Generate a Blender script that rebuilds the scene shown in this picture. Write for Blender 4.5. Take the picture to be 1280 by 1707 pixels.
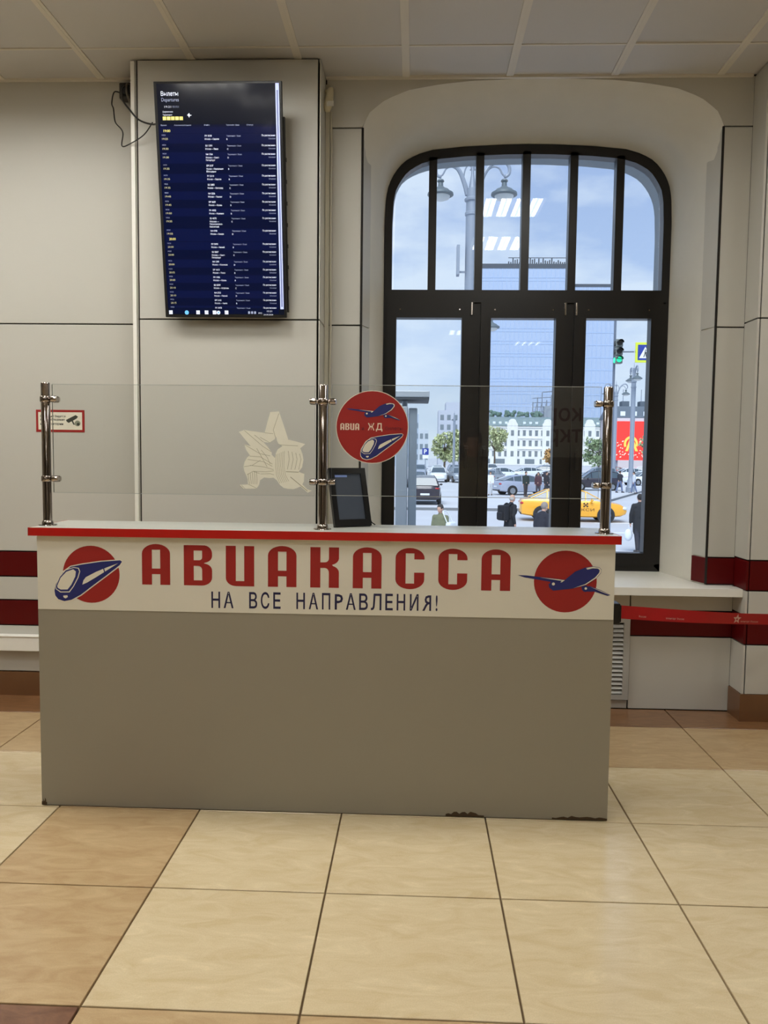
import bpy, math, random
from mathutils import Vector, Matrix
from mathutils.geometry import tessellate_polygon
R_ = random.Random(7)
for o in list(bpy.data.objects):
    bpy.data.objects.remove(o)
SC = bpy.context.scene
COL = SC.collection
PI = math.pi

# ---------------------------------------------------------------- camera
CAM_H, F_PX, PITCH, YAW, ROLL = 1.502, 1333.15, -0.0709, -0.0388, 0.0113
cam_d = bpy.data.cameras.new('camera')
cam = bpy.data.objects.new('camera', cam_d); COL.objects.link(cam)
fw = Vector((math.sin(YAW)*math.cos(PITCH), math.cos(YAW)*math.cos(PITCH), math.sin(PITCH)))
r0 = Vector((math.cos(YAW), -math.sin(YAW), 0)); u0 = r0.cross(fw)
rr = r0*math.cos(ROLL)+u0*math.sin(ROLL); uu = -r0*math.sin(ROLL)+u0*math.cos(ROLL)
M4 = Matrix((rr, uu, -fw)).transposed().to_4x4(); M4.translation = Vector((0, 0, CAM_H))
cam.matrix_world = M4
cam_d.sensor_fit = 'VERTICAL'; cam_d.sensor_height = 36.0; cam_d.lens = F_PX*36.0/1707.0
cam_d.clip_start = 0.02; cam_d.clip_end = 2000
SC.camera = cam
SC.view_settings.view_transform = 'Standard'; SC.view_settings.look = 'None'
SC.view_settings.exposure = 0.0; SC.view_settings.gamma = 1.0; SC.view_settings.use_curve_mapping = False

# ---------------------------------------------------------------- sky
W = bpy.data.worlds.new('overcast_sky'); SC.world = W; W.use_nodes = True
nt = W.node_tree; nt.nodes.clear()
def N(t, ty, **k):
    n = t.nodes.new(ty)
    for a, b in k.items(): setattr(n, a, b)
    return n
out = N(nt, 'ShaderNodeOutputWorld'); bg = N(nt, 'ShaderNodeBackground'); bg.inputs[1].default_value = 1.12
tc = N(nt, 'ShaderNodeTexCoord'); sp = N(nt, 'ShaderNodeSeparateXYZ')
rp = N(nt, 'ShaderNodeValToRGB'); rp.color_ramp.elements[0].position = 0.0; rp.color_ramp.elements[0].color = (.74, .85, .96, 1)
rp.color_ramp.elements[1].position = 0.42; rp.color_ramp.elements[1].color = (.33, .45, .74, 1)
e = rp.color_ramp.elements.new(0.16); e.color = (.50, .65, .90, 1)
mp = N(nt, 'ShaderNodeMapping'); mp.inputs['Scale'].default_value = (3.0, 3.0, 8.0); mp.inputs['Location'].default_value = (.3, .1, .45)
nz = N(nt, 'ShaderNodeTexNoise'); nz.inputs['Scale'].default_value = 1.6; nz.inputs['Detail'].default_value = 6; nz.inputs['Roughness'].default_value = .55
cr = N(nt, 'ShaderNodeValToRGB'); cr.color_ramp.elements[0].position = .42; cr.color_ramp.elements[0].color = (0, 0, 0, 1)
cr.color_ramp.elements[1].position = .62; cr.color_ramp.elements[1].color = (.8, .8, .8, 1)
mx = N(nt, 'ShaderNodeMixRGB'); mx.inputs[2].default_value = (.80, .89, .99, 1)
L = nt.links.new
L(tc.outputs['Generated'], sp.inputs[0]); L(sp.outputs[2], rp.inputs[0]); L(tc.outputs['Generated'], mp.inputs[0]); L(mp.outputs[0], nz.inputs['Vector'])
L(nz.outputs['Fac'], cr.inputs[0]); L(cr.outputs[0], mx.inputs[0]); L(rp.outputs[0], mx.inputs[1]); L(mx.outputs[0], bg.inputs[0]); L(bg.outputs[0], out.inputs[0])
# daylight filtered through the cloud, from behind the station
sd = bpy.data.lights.new('cloudy_sun', 'SUN'); sd.energy = 3.7; sd.angle = math.radians(35); sd.color = (1, .98, .95)
so = bpy.data.objects.new('cloudy_sun', sd); COL.objects.link(so); so.rotation_euler = (math.radians(38), math.radians(-10), 0)
LAMP_W = 3.9      # watts of each tube of a ceiling luminaire
LAMP_COL = (1.0, 1.0, .955)

# ---------------------------------------------------------------- materials
MATS = {}
def mat(name, c, rough=.5, metal=0.0, var=.04, scale=18, bump=0.0, coat=0.0, emit=None, emc=None, spec=.5, detail=4):
    if name in MATS: return MATS[name]
    m = bpy.data.materials.new(name); m.use_nodes = True; t = m.node_tree; b = t.nodes['Principled BSDF']
    b.inputs['Roughness'].default_value = rough; b.inputs['Metallic'].default_value = metal
    b.inputs['Coat Weight'].default_value = coat; b.inputs['Coat Roughness'].default_value = .08
    b.inputs['Specular IOR Level'].default_value = spec
    tc = N(t, 'ShaderNodeTexCoord'); nz = N(t, 'ShaderNodeTexNoise'); nz.inputs['Scale'].default_value = scale; nz.inputs['Detail'].default_value = detail
    mix = N(t, 'ShaderNodeMixRGB'); mix.inputs[1].default_value = (*[max(0, x*(1-var)) for x in c], 1); mix.inputs[2].default_value = (*[min(1, x*(1+var)) for x in c], 1)
    t.links.new(tc.outputs['Object'], nz.inputs['Vector']); t.links.new(nz.outputs['Fac'], mix.inputs[0]); t.links.new(mix.outputs[0], b.inputs['Base Color'])
    if bump:
        bp = N(t, 'ShaderNodeBump'); bp.inputs['Strength'].default_value = bump; bp.inputs['Distance'].default_value = .005
        t.links.new(nz.outputs['Fac'], bp.inputs['Height']); t.links.new(bp.outputs[0], b.inputs['Normal'])
    if emit:
        b.inputs['Emission Color'].default_value = (*(emc or c), 1); b.inputs['Emission Strength'].default_value = emit
    MATS[name] = m; return m
def glass(name, tint=(1, 1, 1), ior=1.45, rough=0.0, add=0.0):
    m = bpy.data.materials.new(name); m.use_nodes = True; t = m.node_tree; t.nodes.clear()
    o = N(t, 'ShaderNodeOutputMaterial'); tr = N(t, 'ShaderNodeBsdfTransparent'); tr.inputs[0].default_value = (*tint, 1)
    g = N(t, 'ShaderNodeBsdfGlossy'); g.inputs['Roughness'].default_value = rough; fr = N(t, 'ShaderNodeFresnel'); fr.inputs[0].default_value = ior
    mxs = N(t, 'ShaderNodeMixShader')
    t.links.new(fr.outputs[0], mxs.inputs[0]); t.links.new(tr.outputs[0], mxs.inputs[1]); t.links.new(g.outputs[0], mxs.inputs[2]); t.links.new(mxs.outputs[0], o.inputs[0])
    MATS[name] = m; return m
def srgb(r, g, b):
    f = lambda x: (x/255/12.92 if x/255 <= .04045 else ((x/255+.055)/1.055)**2.4)
    return (f(r), f(g), f(b))
def tile_mat(name, c, c2, rough):
    m = bpy.data.materials.new(name); m.use_nodes = True; t = m.node_tree; b = t.nodes['Principled BSDF']
    b.inputs['Roughness'].default_value = rough; b.inputs['Coat Weight'].default_value = .35; b.inputs['Coat Roughness'].default_value = .12
    g = N(t, 'ShaderNodeNewGeometry'); mp = N(t, 'ShaderNodeMapping'); mp.inputs['Scale'].default_value = (3.2, 9, 3); mp.inputs['Rotation'].default_value = (0, 0, .25)
    nz = N(t, 'ShaderNodeTexNoise'); nz.inputs['Scale'].default_value = 1.7; nz.inputs['Detail'].default_value = 8; nz.inputs['Roughness'].default_value = .62; nz.inputs['Distortion'].default_value = 1.2
    r = N(t, 'ShaderNodeValToRGB'); r.color_ramp.elements[0].position = .33; r.color_ramp.elements[0].color = (*c2, 1)
    r.color_ramp.elements[1].position = .60; r.color_ramp.elements[1].color = (*c, 1)
    e = r.color_ramp.elements.new(.72); e.color = (*[min(1, x*1.12) for x in c], 1)
    n2 = N(t, 'ShaderNodeTexNoise'); n2.inputs['Scale'].default_value = 240; mm = N(t, 'ShaderNodeMixRGB', blend_type='MULTIPLY'); mm.inputs[0].default_value = .22
    t.links.new(g.outputs['Position'], mp.inputs[0]); t.links.new(mp.outputs[0], nz.inputs['Vector']); t.links.new(g.outputs['Position'], n2.inputs['Vector'])
    t.links.new(nz.outputs['Fac'], r.inputs[0]); t.links.new(r.outputs[0], mm.inputs[1]); t.links.new(n2.outputs['Fac'], mm.inputs[2]); t.links.new(mm.outputs[0], b.inputs['Base Color'])
    MATS[name] = m; return m
def grid_mat(name, c, line, sx, sy, ox, oy, lw, rough):
    """flat field of square pieces too far behind the camera to build one by one"""
    m = bpy.data.materials.new(name); m.use_nodes = True; t = m.node_tree; b = t.nodes['Principled BSDF']; b.inputs['Roughness'].default_value = rough
    g = N(t, 'ShaderNodeNewGeometry'); br = N(t, 'ShaderNodeTexBrick'); br.offset = 0; br.inputs['Scale'].default_value = 1
    br.inputs['Brick Width'].default_value = sx; br.inputs['Row Height'].default_value = sy; br.inputs['Mortar Size'].default_value = lw
    br.inputs['Color1'].default_value = (*c, 1); br.inputs['Color2'].default_value = (*[x*.96 for x in c], 1); br.inputs['Mortar'].default_value = (*line, 1)
    mp = N(t, 'ShaderNodeMapping'); mp.inputs['Location'].default_value = (-ox, -oy, 0)
    t.links.new(g.outputs['Position'], mp.inputs[0]); t.links.new(mp.outputs[0], br.inputs['Vector']); t.links.new(br.outputs['Color'], b.inputs['Base Color'])
    MATS[name] = m; return m

M_panel = mat('grey_composite_panel', srgb(196, 193, 184), .42, 0, .03, 1.2)
M_seam = mat('dark_joint', srgb(30, 25, 20), .8)
M_plaster = mat('white_plaster', srgb(226, 222, 210), .7, 0, .04, 9, .25)
M_redpanel = mat('dark_red_panel', srgb(88, 5, 8), .4, 0, .05, 3, spec=.25)
M_ceil = mat('ceiling_cassette', srgb(208, 205, 202), .5, 0, .03, 1.5)
M_bar = mat('ceiling_bar', srgb(226, 220, 208), .45, 0, .03, 4)
M_frame = mat('dark_brown_frame', srgb(20, 17, 15), .36, 0, .08, 12)
M_glass = glass('window_glass', (.93, .96, .985), 1.5)
M_screen = glass('acrylic_screen', (.985, .99, .985), 1.46)
M_edge = mat('acrylic_edge', srgb(176, 180, 174), .25, 0, .03)
M_chrome = mat('polished_steel', (.46, .41, .38), .10, 1.0, .04, 30)
M_white = mat('white_plastic', srgb(238, 235, 226), .38, 0, .02)
M_ivory = mat('ivory_plastic', srgb(216, 205, 172), .45, 0, .04)
M_black = mat('black_plastic', srgb(22, 21, 21), .4, 0, .1)
M_cable = mat('black_cable', srgb(28, 26, 25), .5)
M_red = mat('red_edge_band', srgb(186, 22, 14), .38, 0, .04)
M_vinyl = mat('dark_red_vinyl', srgb(158, 32, 28), .5, 0, .03)
M_navy = mat('navy_vinyl', srgb(35, 42, 110), .5, 0, .05)
M_ink = mat('dark_blue_ink', srgb(34, 32, 72), .5)
M_vwhite = mat('white_vinyl', srgb(232, 226, 208), .5, 0, .03)
M_banner = mat('banner_white', srgb(226, 221, 206), .45, 0, .03, 5)
M_lam = mat('grey_laminate', srgb(152, 145, 130), .42, 0, .03, 2.5)
M_top = mat('pale_grey_worktop', srgb(190, 190, 182), .3, 0, .03, 6)
M_cream = mat('cream_vinyl', srgb(244, 242, 226), .55, 0, .03, 30)
M_creaml = mat('cream_line', srgb(172, 168, 142), .6)
M_base = mat('brown_skirting_tile', srgb(112, 76, 48), .35, 0, .18, 7, 0, .2)
T_light = tile_mat('light_beige_tile', srgb(226, 207, 170), srgb(214, 192, 152), .22)
T_tan = tile_mat('tan_tile', srgb(202, 174, 132), srgb(184, 152, 110), .32)
T_brown = tile_mat('red_brown_tile', srgb(138, 98, 74), srgb(104, 68, 50), .34)
T_dark = tile_mat('brown_tile', srgb(140, 100, 66), srgb(116, 80, 50), .32)
M_grout = mat('grout', srgb(112, 92, 66), .8)

# ---------------------------------------------------------------- mesh builder
ORG = {}
class MB:
    def __init__(s): s.v = []; s.f = []; s.m = []; s.sm = []
    def add(s, vs, fs, mi=0):
        o = len(s.v); s.v += [tuple(p) for p in vs]; s.f += [tuple(i+o for i in f) for f in fs]; s.m += [mi]*len(fs); return s
    def box(s, x0, x1, y0, y1, z0, z1, mi=0):
        return s.add([(x0,y0,z0),(x1,y0,z0),(x1,y1,z0),(x0,y1,z0),(x0,y0,z1),(x1,y0,z1),(x1,y1,z1),(x0,y1,z1)],
                     [(0,3,2,1),(4,5,6,7),(0,1,5,4),(1,2,6,5),(2,3,7,6),(3,0,4,7)], mi)
    def fbox(s, fn, u0, u1, v0, v1, w0, w1, mi=0):
        return s.add([fn(u,v,w) for w in (w0,w1) for u,v in ((u0,v0),(u1,v0),(u1,v1),(u0,v1))],
                     [(0,3,2,1),(4,5,6,7),(0,1,5,4),(1,2,6,5),(2,3,7,6),(3,0,4,7)], mi)
    def flat(s, loops, fn, mi=0):
        lp = [[Vector((p[0], p[1], 0)) for p in l] for l in loops]
        tri = tessellate_polygon(lp); pts = [p for l in loops for p in l]
        return s.add([fn(*p) for p in pts], [t for t in tri], mi)
    def prism(s, loops, f0, f1, mi=0, side=None):
        s.flat(loops, f0, mi); s.flat(loops, f1, mi)
        for l in loops:
            n = len(l)
            s.add([f0(*p) for p in l]+[f1(*p) for p in l], [(i, (i+1) % n, n+(i+1) % n, n+i) for i in range(n)], mi if side is None else side)
        return s
    def tube(s, pts, r, n=8, mi=0, cap=True):
        pts = [Vector(p) for p in pts]; k = len(pts); rs = r if isinstance(r, (list, tuple)) else [r]*k
        vs = []; up = None
        for i, p in enumerate(pts):
            d = (pts[min(i+1, k-1)]-pts[max(i-1, 0)]).normalized()
            if up is None: up = Vector((0, 0, 1)) if abs(d.z) < .9 else Vector((1, 0, 0))
            a = d.cross(up).normalized(); b = a.cross(d).normalized(); up = b
            for j in range(n):
                t = 2*PI*j/n; vs.append(p+(a*math.cos(t)+b*math.sin(t))*rs[i])
        fs = [(i*n+j, i*n+(j+1) % n, (i+1)*n+(j+1) % n, (i+1)*n+j) for i in range(k-1) for j in range(n)]
        if cap: fs += [tuple(range(n))[::-1], tuple((k-1)*n+j for j in range(n))]
        return s.add(vs, fs, mi)
    def lathe(s, prof, c, n=20, mi=0, ax='z', a0=0, a1=2*PI):
        vs = []; k = len(prof)
        for r, h in prof:
            for j in range(n):
                t = a0+(a1-a0)*j/n; x, y = r*math.cos(t), r*math.sin(t)
                p = (x, y, h) if ax == 'z' else ((x, h, y) if ax == 'y' else (h, x, y))
                vs.append((c[0]+p[0], c[1]+p[1], c[2]+p[2]))
        return s.add(vs, [(i*n+j, i*n+(j+1) % n, (i+1)*n+(j+1) % n, (i+1)*n+j) for i in range(k-1) for j in range(n)], mi)
    def capsule(s, a, b, ra, rb, n=10, sc=None):
        a = Vector(a); b = Vector(b); d = b-a; Ln = d.length or 1e-6; d = d/Ln if Ln > 1e-5 else Vector((0, 0, 1))
        up = Vector((0, 0, 1)) if abs(d.z) < .9 else Vector((0, 1, 0)); x = d.cross(up).normalized(); y = d.cross(x).normalized()
        rings = []
        for k in range(1, 4): t = -PI/2+PI/2*k/3; rings.append((a+d*ra*math.sin(t), ra*math.cos(t)))
        for k in range(0, 3): t = PI/2*k/3; rings.append((b+d*rb*math.sin(t), rb*math.cos(t)))
        vs = [a-d*ra]
        for c, r in rings:
            for j in range(n): vs.append(c+(x*math.cos(2*PI*j/n)+y*math.sin(2*PI*j/n))*r)
        vs.append(b+d*rb); fs = []
        for j in range(n): fs.append((0, 1+(j+1) % n, 1+j))
        for i in range(5):
            for j in range(n): fs.append((1+i*n+j, 1+i*n+(j+1) % n, 1+(i+1)*n+(j+1) % n, 1+(i+1)*n+j))
        q = len(vs)-1
        for j in range(n): fs.append((q, 1+5*n+j, 1+5*n+(j+1) % n))
        return s.add(vs, fs)
    def ell(s, c, rx, ry, rz, n=12, k=8, mi=0):
        vs = [(c[0], c[1], c[2]-rz)]
        for i in range(1, k):
            t = -PI/2+PI*i/k
            for j in range(n): vs.append((c[0]+rx*math.cos(t)*math.cos(2*PI*j/n), c[1]+ry*math.cos(t)*math.sin(2*PI*j/n), c[2]+rz*math.sin(t)))
        vs.append((c[0], c[1], c[2]+rz)); q = len(vs)-1; fs = [(0, 1+(j+1) % n, 1+j) for j in range(n)]
        for i in range(k-2):
            for j in range(n): fs.append((1+i*n+j, 1+i*n+(j+1) % n, 1+(i+1)*n+(j+1) % n, 1+(i+1)*n+j))
        fs += [(q, 1+(k-2)*n+j, 1+(k-2)*n+(j+1) % n) for j in range(n)]
        return s.add(vs, fs, mi)
    def mesh(s, name, mats, off=Vector((0, 0, 0)), smooth=None):
        me = bpy.data.meshes.new(name); me.from_pydata([tuple(Vector(p)-off) for p in s.v], [], s.f)
        for m in (mats if isinstance(mats, (list, tuple)) else [mats]): me.materials.append(m)
        me.polygons.foreach_set('material_index', s.m)
        if smooth:
            me.polygons.foreach_set('use_smooth', [True]*len(s.f))
            me.set_sharp_from_angle(angle=math.radians(smooth))
        me.update(); return me
    def build(s, name, mats, parent=None, smooth=None, bevel=0, local=False, loc=None):
        if parent is not None: off = Vector((0, 0, 0)) if local else ORG[parent.name]
        elif loc is not None: off = Vector(loc)
        elif local: off = Vector((0, 0, 0))
        else:
            xs = [p[0] for p in s.v]; ys = [p[1] for p in s.v]; zs = [p[2] for p in s.v]
            off = Vector(((min(xs)+max(xs))/2, (min(ys)+max(ys))/2, min(zs)))
        o = bpy.data.objects.new(name, s.mesh(name, mats, off, smooth)); COL.objects.link(o)
        if parent is not None: o.parent = parent; ORG[o.name] = off
        else: o.location = off; ORG[o.name] = off.copy()
        if bevel:
            b = o.modifiers.new('bevel', 'BEVEL'); b.width = bevel; b.segments = 2; b.limit_method = 'ANGLE'
        return o
def thing(name, label, cat, loc, rz=0, group=None):
    o = bpy.data.objects.new(name, None); COL.objects.link(o); o.location = loc; o.rotation_euler = (0, 0, rz); o.empty_display_size = .1
    o['label'] = label; o['category'] = cat
    if group: o['group'] = group
    ORG[o.name] = Vector(loc); return o
def tag(o, label, cat, group=None):
    o['label'] = label; o['category'] = cat
    if group: o['group'] = group
    return o
def struct(o, label=None, cat=None):
    o['kind'] = 'structure'
    if label: o['label'] = label
    if cat: o['category'] = cat
    return o
def hub(name, loc=(0, 0, 0)):
    o = bpy.data.objects.new(name, None); COL.objects.link(o); o.location = loc; ORG[o.name] = Vector(loc); o.empty_display_size = .1; return o
def copy_tree(o, parent=None):
    c = o.copy(); COL.objects.link(c); c.parent = parent
    for ch in list(o.children): copy_tree(ch, c)
    return c
_tc = {}
def text2d(body, size=1.0, bold=0.0, xs=1.0, align='LEFT', space=1.0):
    """outline of a line of lettering: (points, triangles, width)"""
    key = (body, bold, space)
    if key not in _tc:
        cu = bpy.data.curves.new('t', 'FONT'); cu.body = body; cu.size = 1; cu.offset = bold; cu.space_character = space; cu.resolution_u = 2
        ob = bpy.data.objects.new('t', cu); COL.objects.link(ob)
        dg = bpy.context.evaluated_depsgraph_get(); me = bpy.data.meshes.new_from_object(ob.evaluated_get(dg))
        vs = [(v.co.x, v.co.y) for v in me.vertices]; fs = [tuple(p.vertices) for p in me.polygons]
        bpy.data.objects.remove(ob); bpy.data.meshes.remove(me); bpy.data.curves.remove(cu); _tc[key] = (vs, fs)
    vs, fs = _tc[key]
    if not vs: return [], [], 0
    x0 = min(p[0] for p in vs); x1 = max(p[0] for p in vs); w = (x1-x0)*size*xs
    sh = 0 if align == 'LEFT' else (-w if align == 'RIGHT' else -w/2)
    return [((p[0]-x0)*size*xs+sh, p[1]*size) for p in vs], fs, w
def put_text(mb, body, fn, u, v, size, mi=0, width=None, **k):
    pts, fs, w = text2d(body, size, **k)
    if width and w: 
        s = width/w; pts = [(p[0]*s, p[1]) for p in pts]
    if pts: mb.add([fn(u+p[0], v+p[1]) for p in pts], fs, mi)

# ================================================================ room shell
YW, ZC = 4.76, 3.665
XL, XR, YF = -5.0, 5.0, -6.0
XC = .695          # axis of the window niche
# floor -------------------------------------------------------------
fl = MB().box(XL, XR, YF, 6.0, -.25, -.012).build('floor', M_grout); struct(fl)
bk = MB().box(XL, XR, YF, .838, -.0119, 0).build('far_paving', grid_mat('beige_tile_field', srgb(220, 198, 158), srgb(112, 92, 66), .6, .6, -.89, 2.638, .004, .3), fl)
tile_meshes = {}
GX, GY, TS, GAP = -.89, 2.638, .6, .0032
def add_tile(x0, x1, y0, y1, m):
    key = (round(x1-x0, 3), round(y1-y0, 3), m.name)
    if key not in tile_meshes:
        b = MB(); w, d = (x1-x0)/2-GAP, (y1-y0)/2-GAP; c = .0015
        b.add([(-w,-d,-.0119),(w,-d,-.0119),(w,d,-.0119),(-w,d,-.0119),(-w,-d,-c),(w,-d,-c),(w,d,-c),(-w,d,-c),(-w+c,-d+c,0),(w-c,-d+c,0),(w-c,d-c,0),(-w+c,d-c,0)],
              [(0,1,5,4),(1,2,6,5),(2,3,7,6),(3,0,4,7),(4,5,9,8),(5,6,10,9),(6,7,11,10),(7,4,8,11),(8,9,10,11)])
        tile_meshes[key] = b.mesh('tile', m)
    o = bpy.data.objects.new('tile', tile_meshes[key]); COL.objects.link(o); o.parent = fl
    o.location = Vector(((x0+x1)/2, (y0+y1)/2, 0))-ORG[fl.name]
for j in range(-3, 3):
    for i in range(-7, 10):
        x0 = max(XL, GX+i*TS); x1 = min(XR, GX+(i+1)*TS)
        if x1-x0 < .05: continue
        tan_c = (i == -1); tan_r = j in (-2, 2)
        m = T_brown if (tan_c and j == -2) else (T_tan if (tan_c or tan_r) else T_light)
        add_tile(x0, x1, GY+j*TS, GY+(j+1)*TS, m)
for i in range(-7, 10):
    x0 = max(XL, GX+i*TS); x1 = min(XR, GX+(i+1)*TS)
    if x1-x0 > .05: add_tile(x0, x1, GY+3*TS, YW, T_dark)
# ceiling -----------------------------------------------------------
ce = MB().box(XL, XR, YF, 6.0, ZC+.02, ZC+.2).build('ceiling', M_seam); struct(ce)
MB().box(XL, XR, YF, 1.445, ZC, ZC+.018).build('far_cassettes', grid_mat('cassette_field', srgb(200, 194, 184), srgb(226, 220, 208), .59, .59, .505, 4.40, .02, .5), ce)
CX, CY, CS = .505, 4.40, .59
LAMPS = [(-3.92, 3.515), (-2.15, 3.515), (-.97, 3.515), (.80, 3.515), (3.16, 3.515), (-3.92, 2.335), (-1.56, 2.335), (.80, 2.335), (3.16, 2.335), (-1.33, 1.16), (-.86, 1.16), (-2.74, 3.515), (-1.56, -1.2), (.80, -1.2), (2.1, -4.9), (.80, -3.6)]  # some fittings are added to brighten back wall, counter front and rear sign
cass = {}
def add_cassette(x0, x1, y0, y1, dz=0):
    key = (round(x1-x0, 3), round(y1-y0, 3))
    if key not in cass:
        w, d = (x1-x0)/2-.02, (y1-y0)/2-.006; b = MB().box(-w, w, -d, d, 0, .014); cass[key] = b.mesh('cassette', M_ceil)
    o = bpy.data.objects.new('cassette', cass[key]); COL.objects.link(o); o.parent = ce
    o.location = Vector(((x0+x1)/2, (y0+y1)/2, ZC+.001+dz))-ORG[ce.name]; o.rotation_euler = (R_.uniform(-.004, .004), R_.uniform(-.003, .003), 0)
for i in range(-10, 9):
    x0 = max(XL, CX+i*CS); x1 = min(XR, CX+(i+1)*CS)
    if x1-x0 < .1: continue
    for j in range(-5, 1):
        y0 = CY+j*CS; y1 = min(YW, CY+(j+1)*CS); xc, yc = (x0+x1)/2, (y0+y1)/2
        if any(abs(xc-a) < .2 and abs(yc-c_) < .2 for a, c_ in LAMPS): continue
        add_cassette(x0, x1, y0, y1, R_.uniform(0, .003))
for i in range(-9, 8):
    x = CX+i*CS
    MB().box(x-.021, x+.021, 1.445, YW, ZC-.004, ZC+.018).box(x-.004, x+.004, 1.445, YW, ZC-.0055, ZC-.0035).build('grid_bar', M_bar, ce)
for j in range(-5, 1):
    MB().box(XL, XR, CY+j*CS-.007, CY+j*CS+.007, ZC-.002, ZC+.016).build('cross_bar', M_bar, ce)
MB().box(-.545, 1.87, YW-.022, YW-.001, ZC-.01, ZC+.01).build('edge_trim', M_bar, ce)
MB().box(XL, -1.6, YW-.022, YW-.001, ZC-.01, ZC+.01).build('edge_trim', M_bar, ce)
# niche profiles (half outline: offset from axis, height) -------------
P_OUT = [(1.03,.70),(1.03,3.385),(1.0,3.455),(.985,3.478),(.895,3.546),(.765,3.597),(.585,3.628),(.4,3.646),(.13,3.655),(0,3.656)]
P_MID = [(.965,.70),(.965,3.0),(.955,3.15),(.93,3.27),(.885,3.365),(.83,3.415),(.74,3.468),(.6,3.52),(.45,3.546),(.3,3.56),(0,3.57)]
P_FRM = [(.918,.70),(.918,3.0),(.91,3.165),(.895,3.24),(.87,3.295),(.83,3.355),(.79,3.393),(.72,3.432),(.62,3.462),(.42,3.482),(.16,3.494),(0,3.496)]
def full(P): return [(-a, z) for a, z in P]+[(a, z) for a, z in P[::-1][1:]]
def inset(P, d, zt):
    k = (P[-1][1]-zt-3.0)/(P[-1][1]-3.0)
    return [((a/P[0][0])*(P[0][0]-d), z if z < 3.0 else 3.0+(z-3.0)*k) for a, z in P]
def hit(poly, ang, c=(0, 2.9)):
    dx, dz = math.cos(ang), math.sin(ang); best = 0
    for (ax, az), (bx, bz) in zip(poly, poly[1:]):
        ex, ez = bx-ax, bz-az; den = dx*ez-dz*ex
        if abs(den) < 1e-9: continue
        t = ((ax-c[0])*ez-(az-c[1])*ex)/den; q = ((ax-c[0])*dz-(az-c[1])*dx)/den
        if t > 0 and -1e-6 <= q <= 1+1e-6: best = max(best, t)
    return (c[0]+dx*best, c[1]+dz*best)
NA = 72
def ring(P, zb):
    """outline from bottom left over the arch to bottom right"""
    F = full(P); pts = [(-P[0][0], zb)]
    pts += [(-P[0][0], zb+(2.9-zb)*k/4) for k in range(1, 4)]
    pts += [hit(F, PI-PI*k/NA) for k in range(NA+1)]
    pts += [(P[0][0], 2.9-(2.9-zb)*k/4) for k in range(1, 4)]+[(P[0][0], zb)]
    return pts
def loft(mb, rings, ys, mi=0, xc=XC):
    n = len(rings[0]); vs = []
    for r, y in zip(rings, ys): vs += [(xc+a, y, z) for a, z in r]
    mb.add(vs, [(k*n+i, k*n+i+1, (k+1)*n+i+1, (k+1)*n+i) for k in range(len(rings)-1) for i in range(n-1)], mi)
def lerp_ring(a, b, t): return [((1-t)*p[0]+t*q[0], (1-t)*p[1]+t*q[1]) for p, q in zip(a, b)]
RO, RM, RF = ring(P_OUT, .72), ring(P_MID, .72), ring(P_FRM, .72)
# back wall: the masonry plate behind the panels, pierced by the niche
def plate(y, x0, x1, z0, z1, R, mi=0, mb=None, xc=XC):
    mb = mb or MB(); outer = [(x0-xc, z0), (x0-xc, z1), (x1-xc, z1), (x1-xc, z0)]
    mb.flat([outer+[(p[0], p[1]) for p in R[::-1]]], lambda a, z: (xc+a, y, z), mi); return mb
wb = MB()
plate(YW+.012, XL, XR, -.01, ZC+.05, [(p[0], -.01 if p[1] <= .721 else p[1]) for p in RO], 0, wb)
wb.box(XC-1.2, XC+1.2, YW+.012, YW+.02, -.01, .74)
wall_back = wb.build('wall_back', M_seam, loc=(XC, YW, 0)); struct(wall_back)
# white plaster niche: cove from the panel edge to the window frame
nb = MB()
loft(nb, [RO, lerp_ring(RO, RM, .30), lerp_ring(RO, RM, .62), lerp_ring(RO, RM, .88), RM, lerp_ring(RM, RF, .12), lerp_ring(RM, RF, .5), RF], [YW-.002, 4.83, 4.92, 5.01, 5.05, 5.08, 5.18, 5.31])
nb.build('niche_plaster', M_plaster, wall_back, smooth=50)
PT, PG = .012, .004       # panel thickness and half joint
def panel(x0, x1, z0, z1, m=M_panel, name='panel', y=YW, par=None, t=PT):
    return MB().box(x0+PG, x1-PG, y, y+t, z0+PG, z1-PG).build(name, m, par or wall_back, bevel=.0015)
Z0, Z1, Z2, ZS = 0.147, 2.262, 3.388, .755
ST = ((.436, .592), (.737, .892))
def column_of_panels(x0, x1, zs, reds, par=None, y=YW):
    for a, b in zip(zs, zs[1:]):
        r = any(abs(a-q[0]) < .004 for q in reds)
        panel(x0, x1, a, b, M_redpanel if r else M_panel, 'stripe_panel' if r else 'panel', y, par)
zl = (0, .147, .436, .592, .737, .892, Z1, ZC-.002)
for x0, x1 in ((-5.0, -3.95), (-3.95, -2.78), (-2.78, -1.605)):
    column_of_panels(x0, x1, zl[1:], ST)
# between the pier and the window
column_of_panels(-.545, XC-1.03, (0, .436, .592, .737, .892, Z1, Z2), ST)
STR = ((.445, .60), (.762, .922))
column_of_panels(XC+1.03, 1.888, (.755, .762, .922, Z1, Z2), STR)
# spandrel with arch cut-out
sa = MB(); F = [p for p in RO if p[1] > Z2+PG]
outl = [(-.545+PG-XC, Z2+PG), (-.545+PG-XC, ZC-.002), (1.884-XC, ZC-.002), (1.884-XC, Z2+PG)]
loop = outl+[(1.03, Z2+PG)]+F[::-1]+[(-1.03, Z2+PG)]
sa.prism([loop], lambda a, z: (XC+a, YW, z), lambda a, z: (XC+a, YW+PT, z)); sa.build('arch_panel', M_panel, wall_back)
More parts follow.
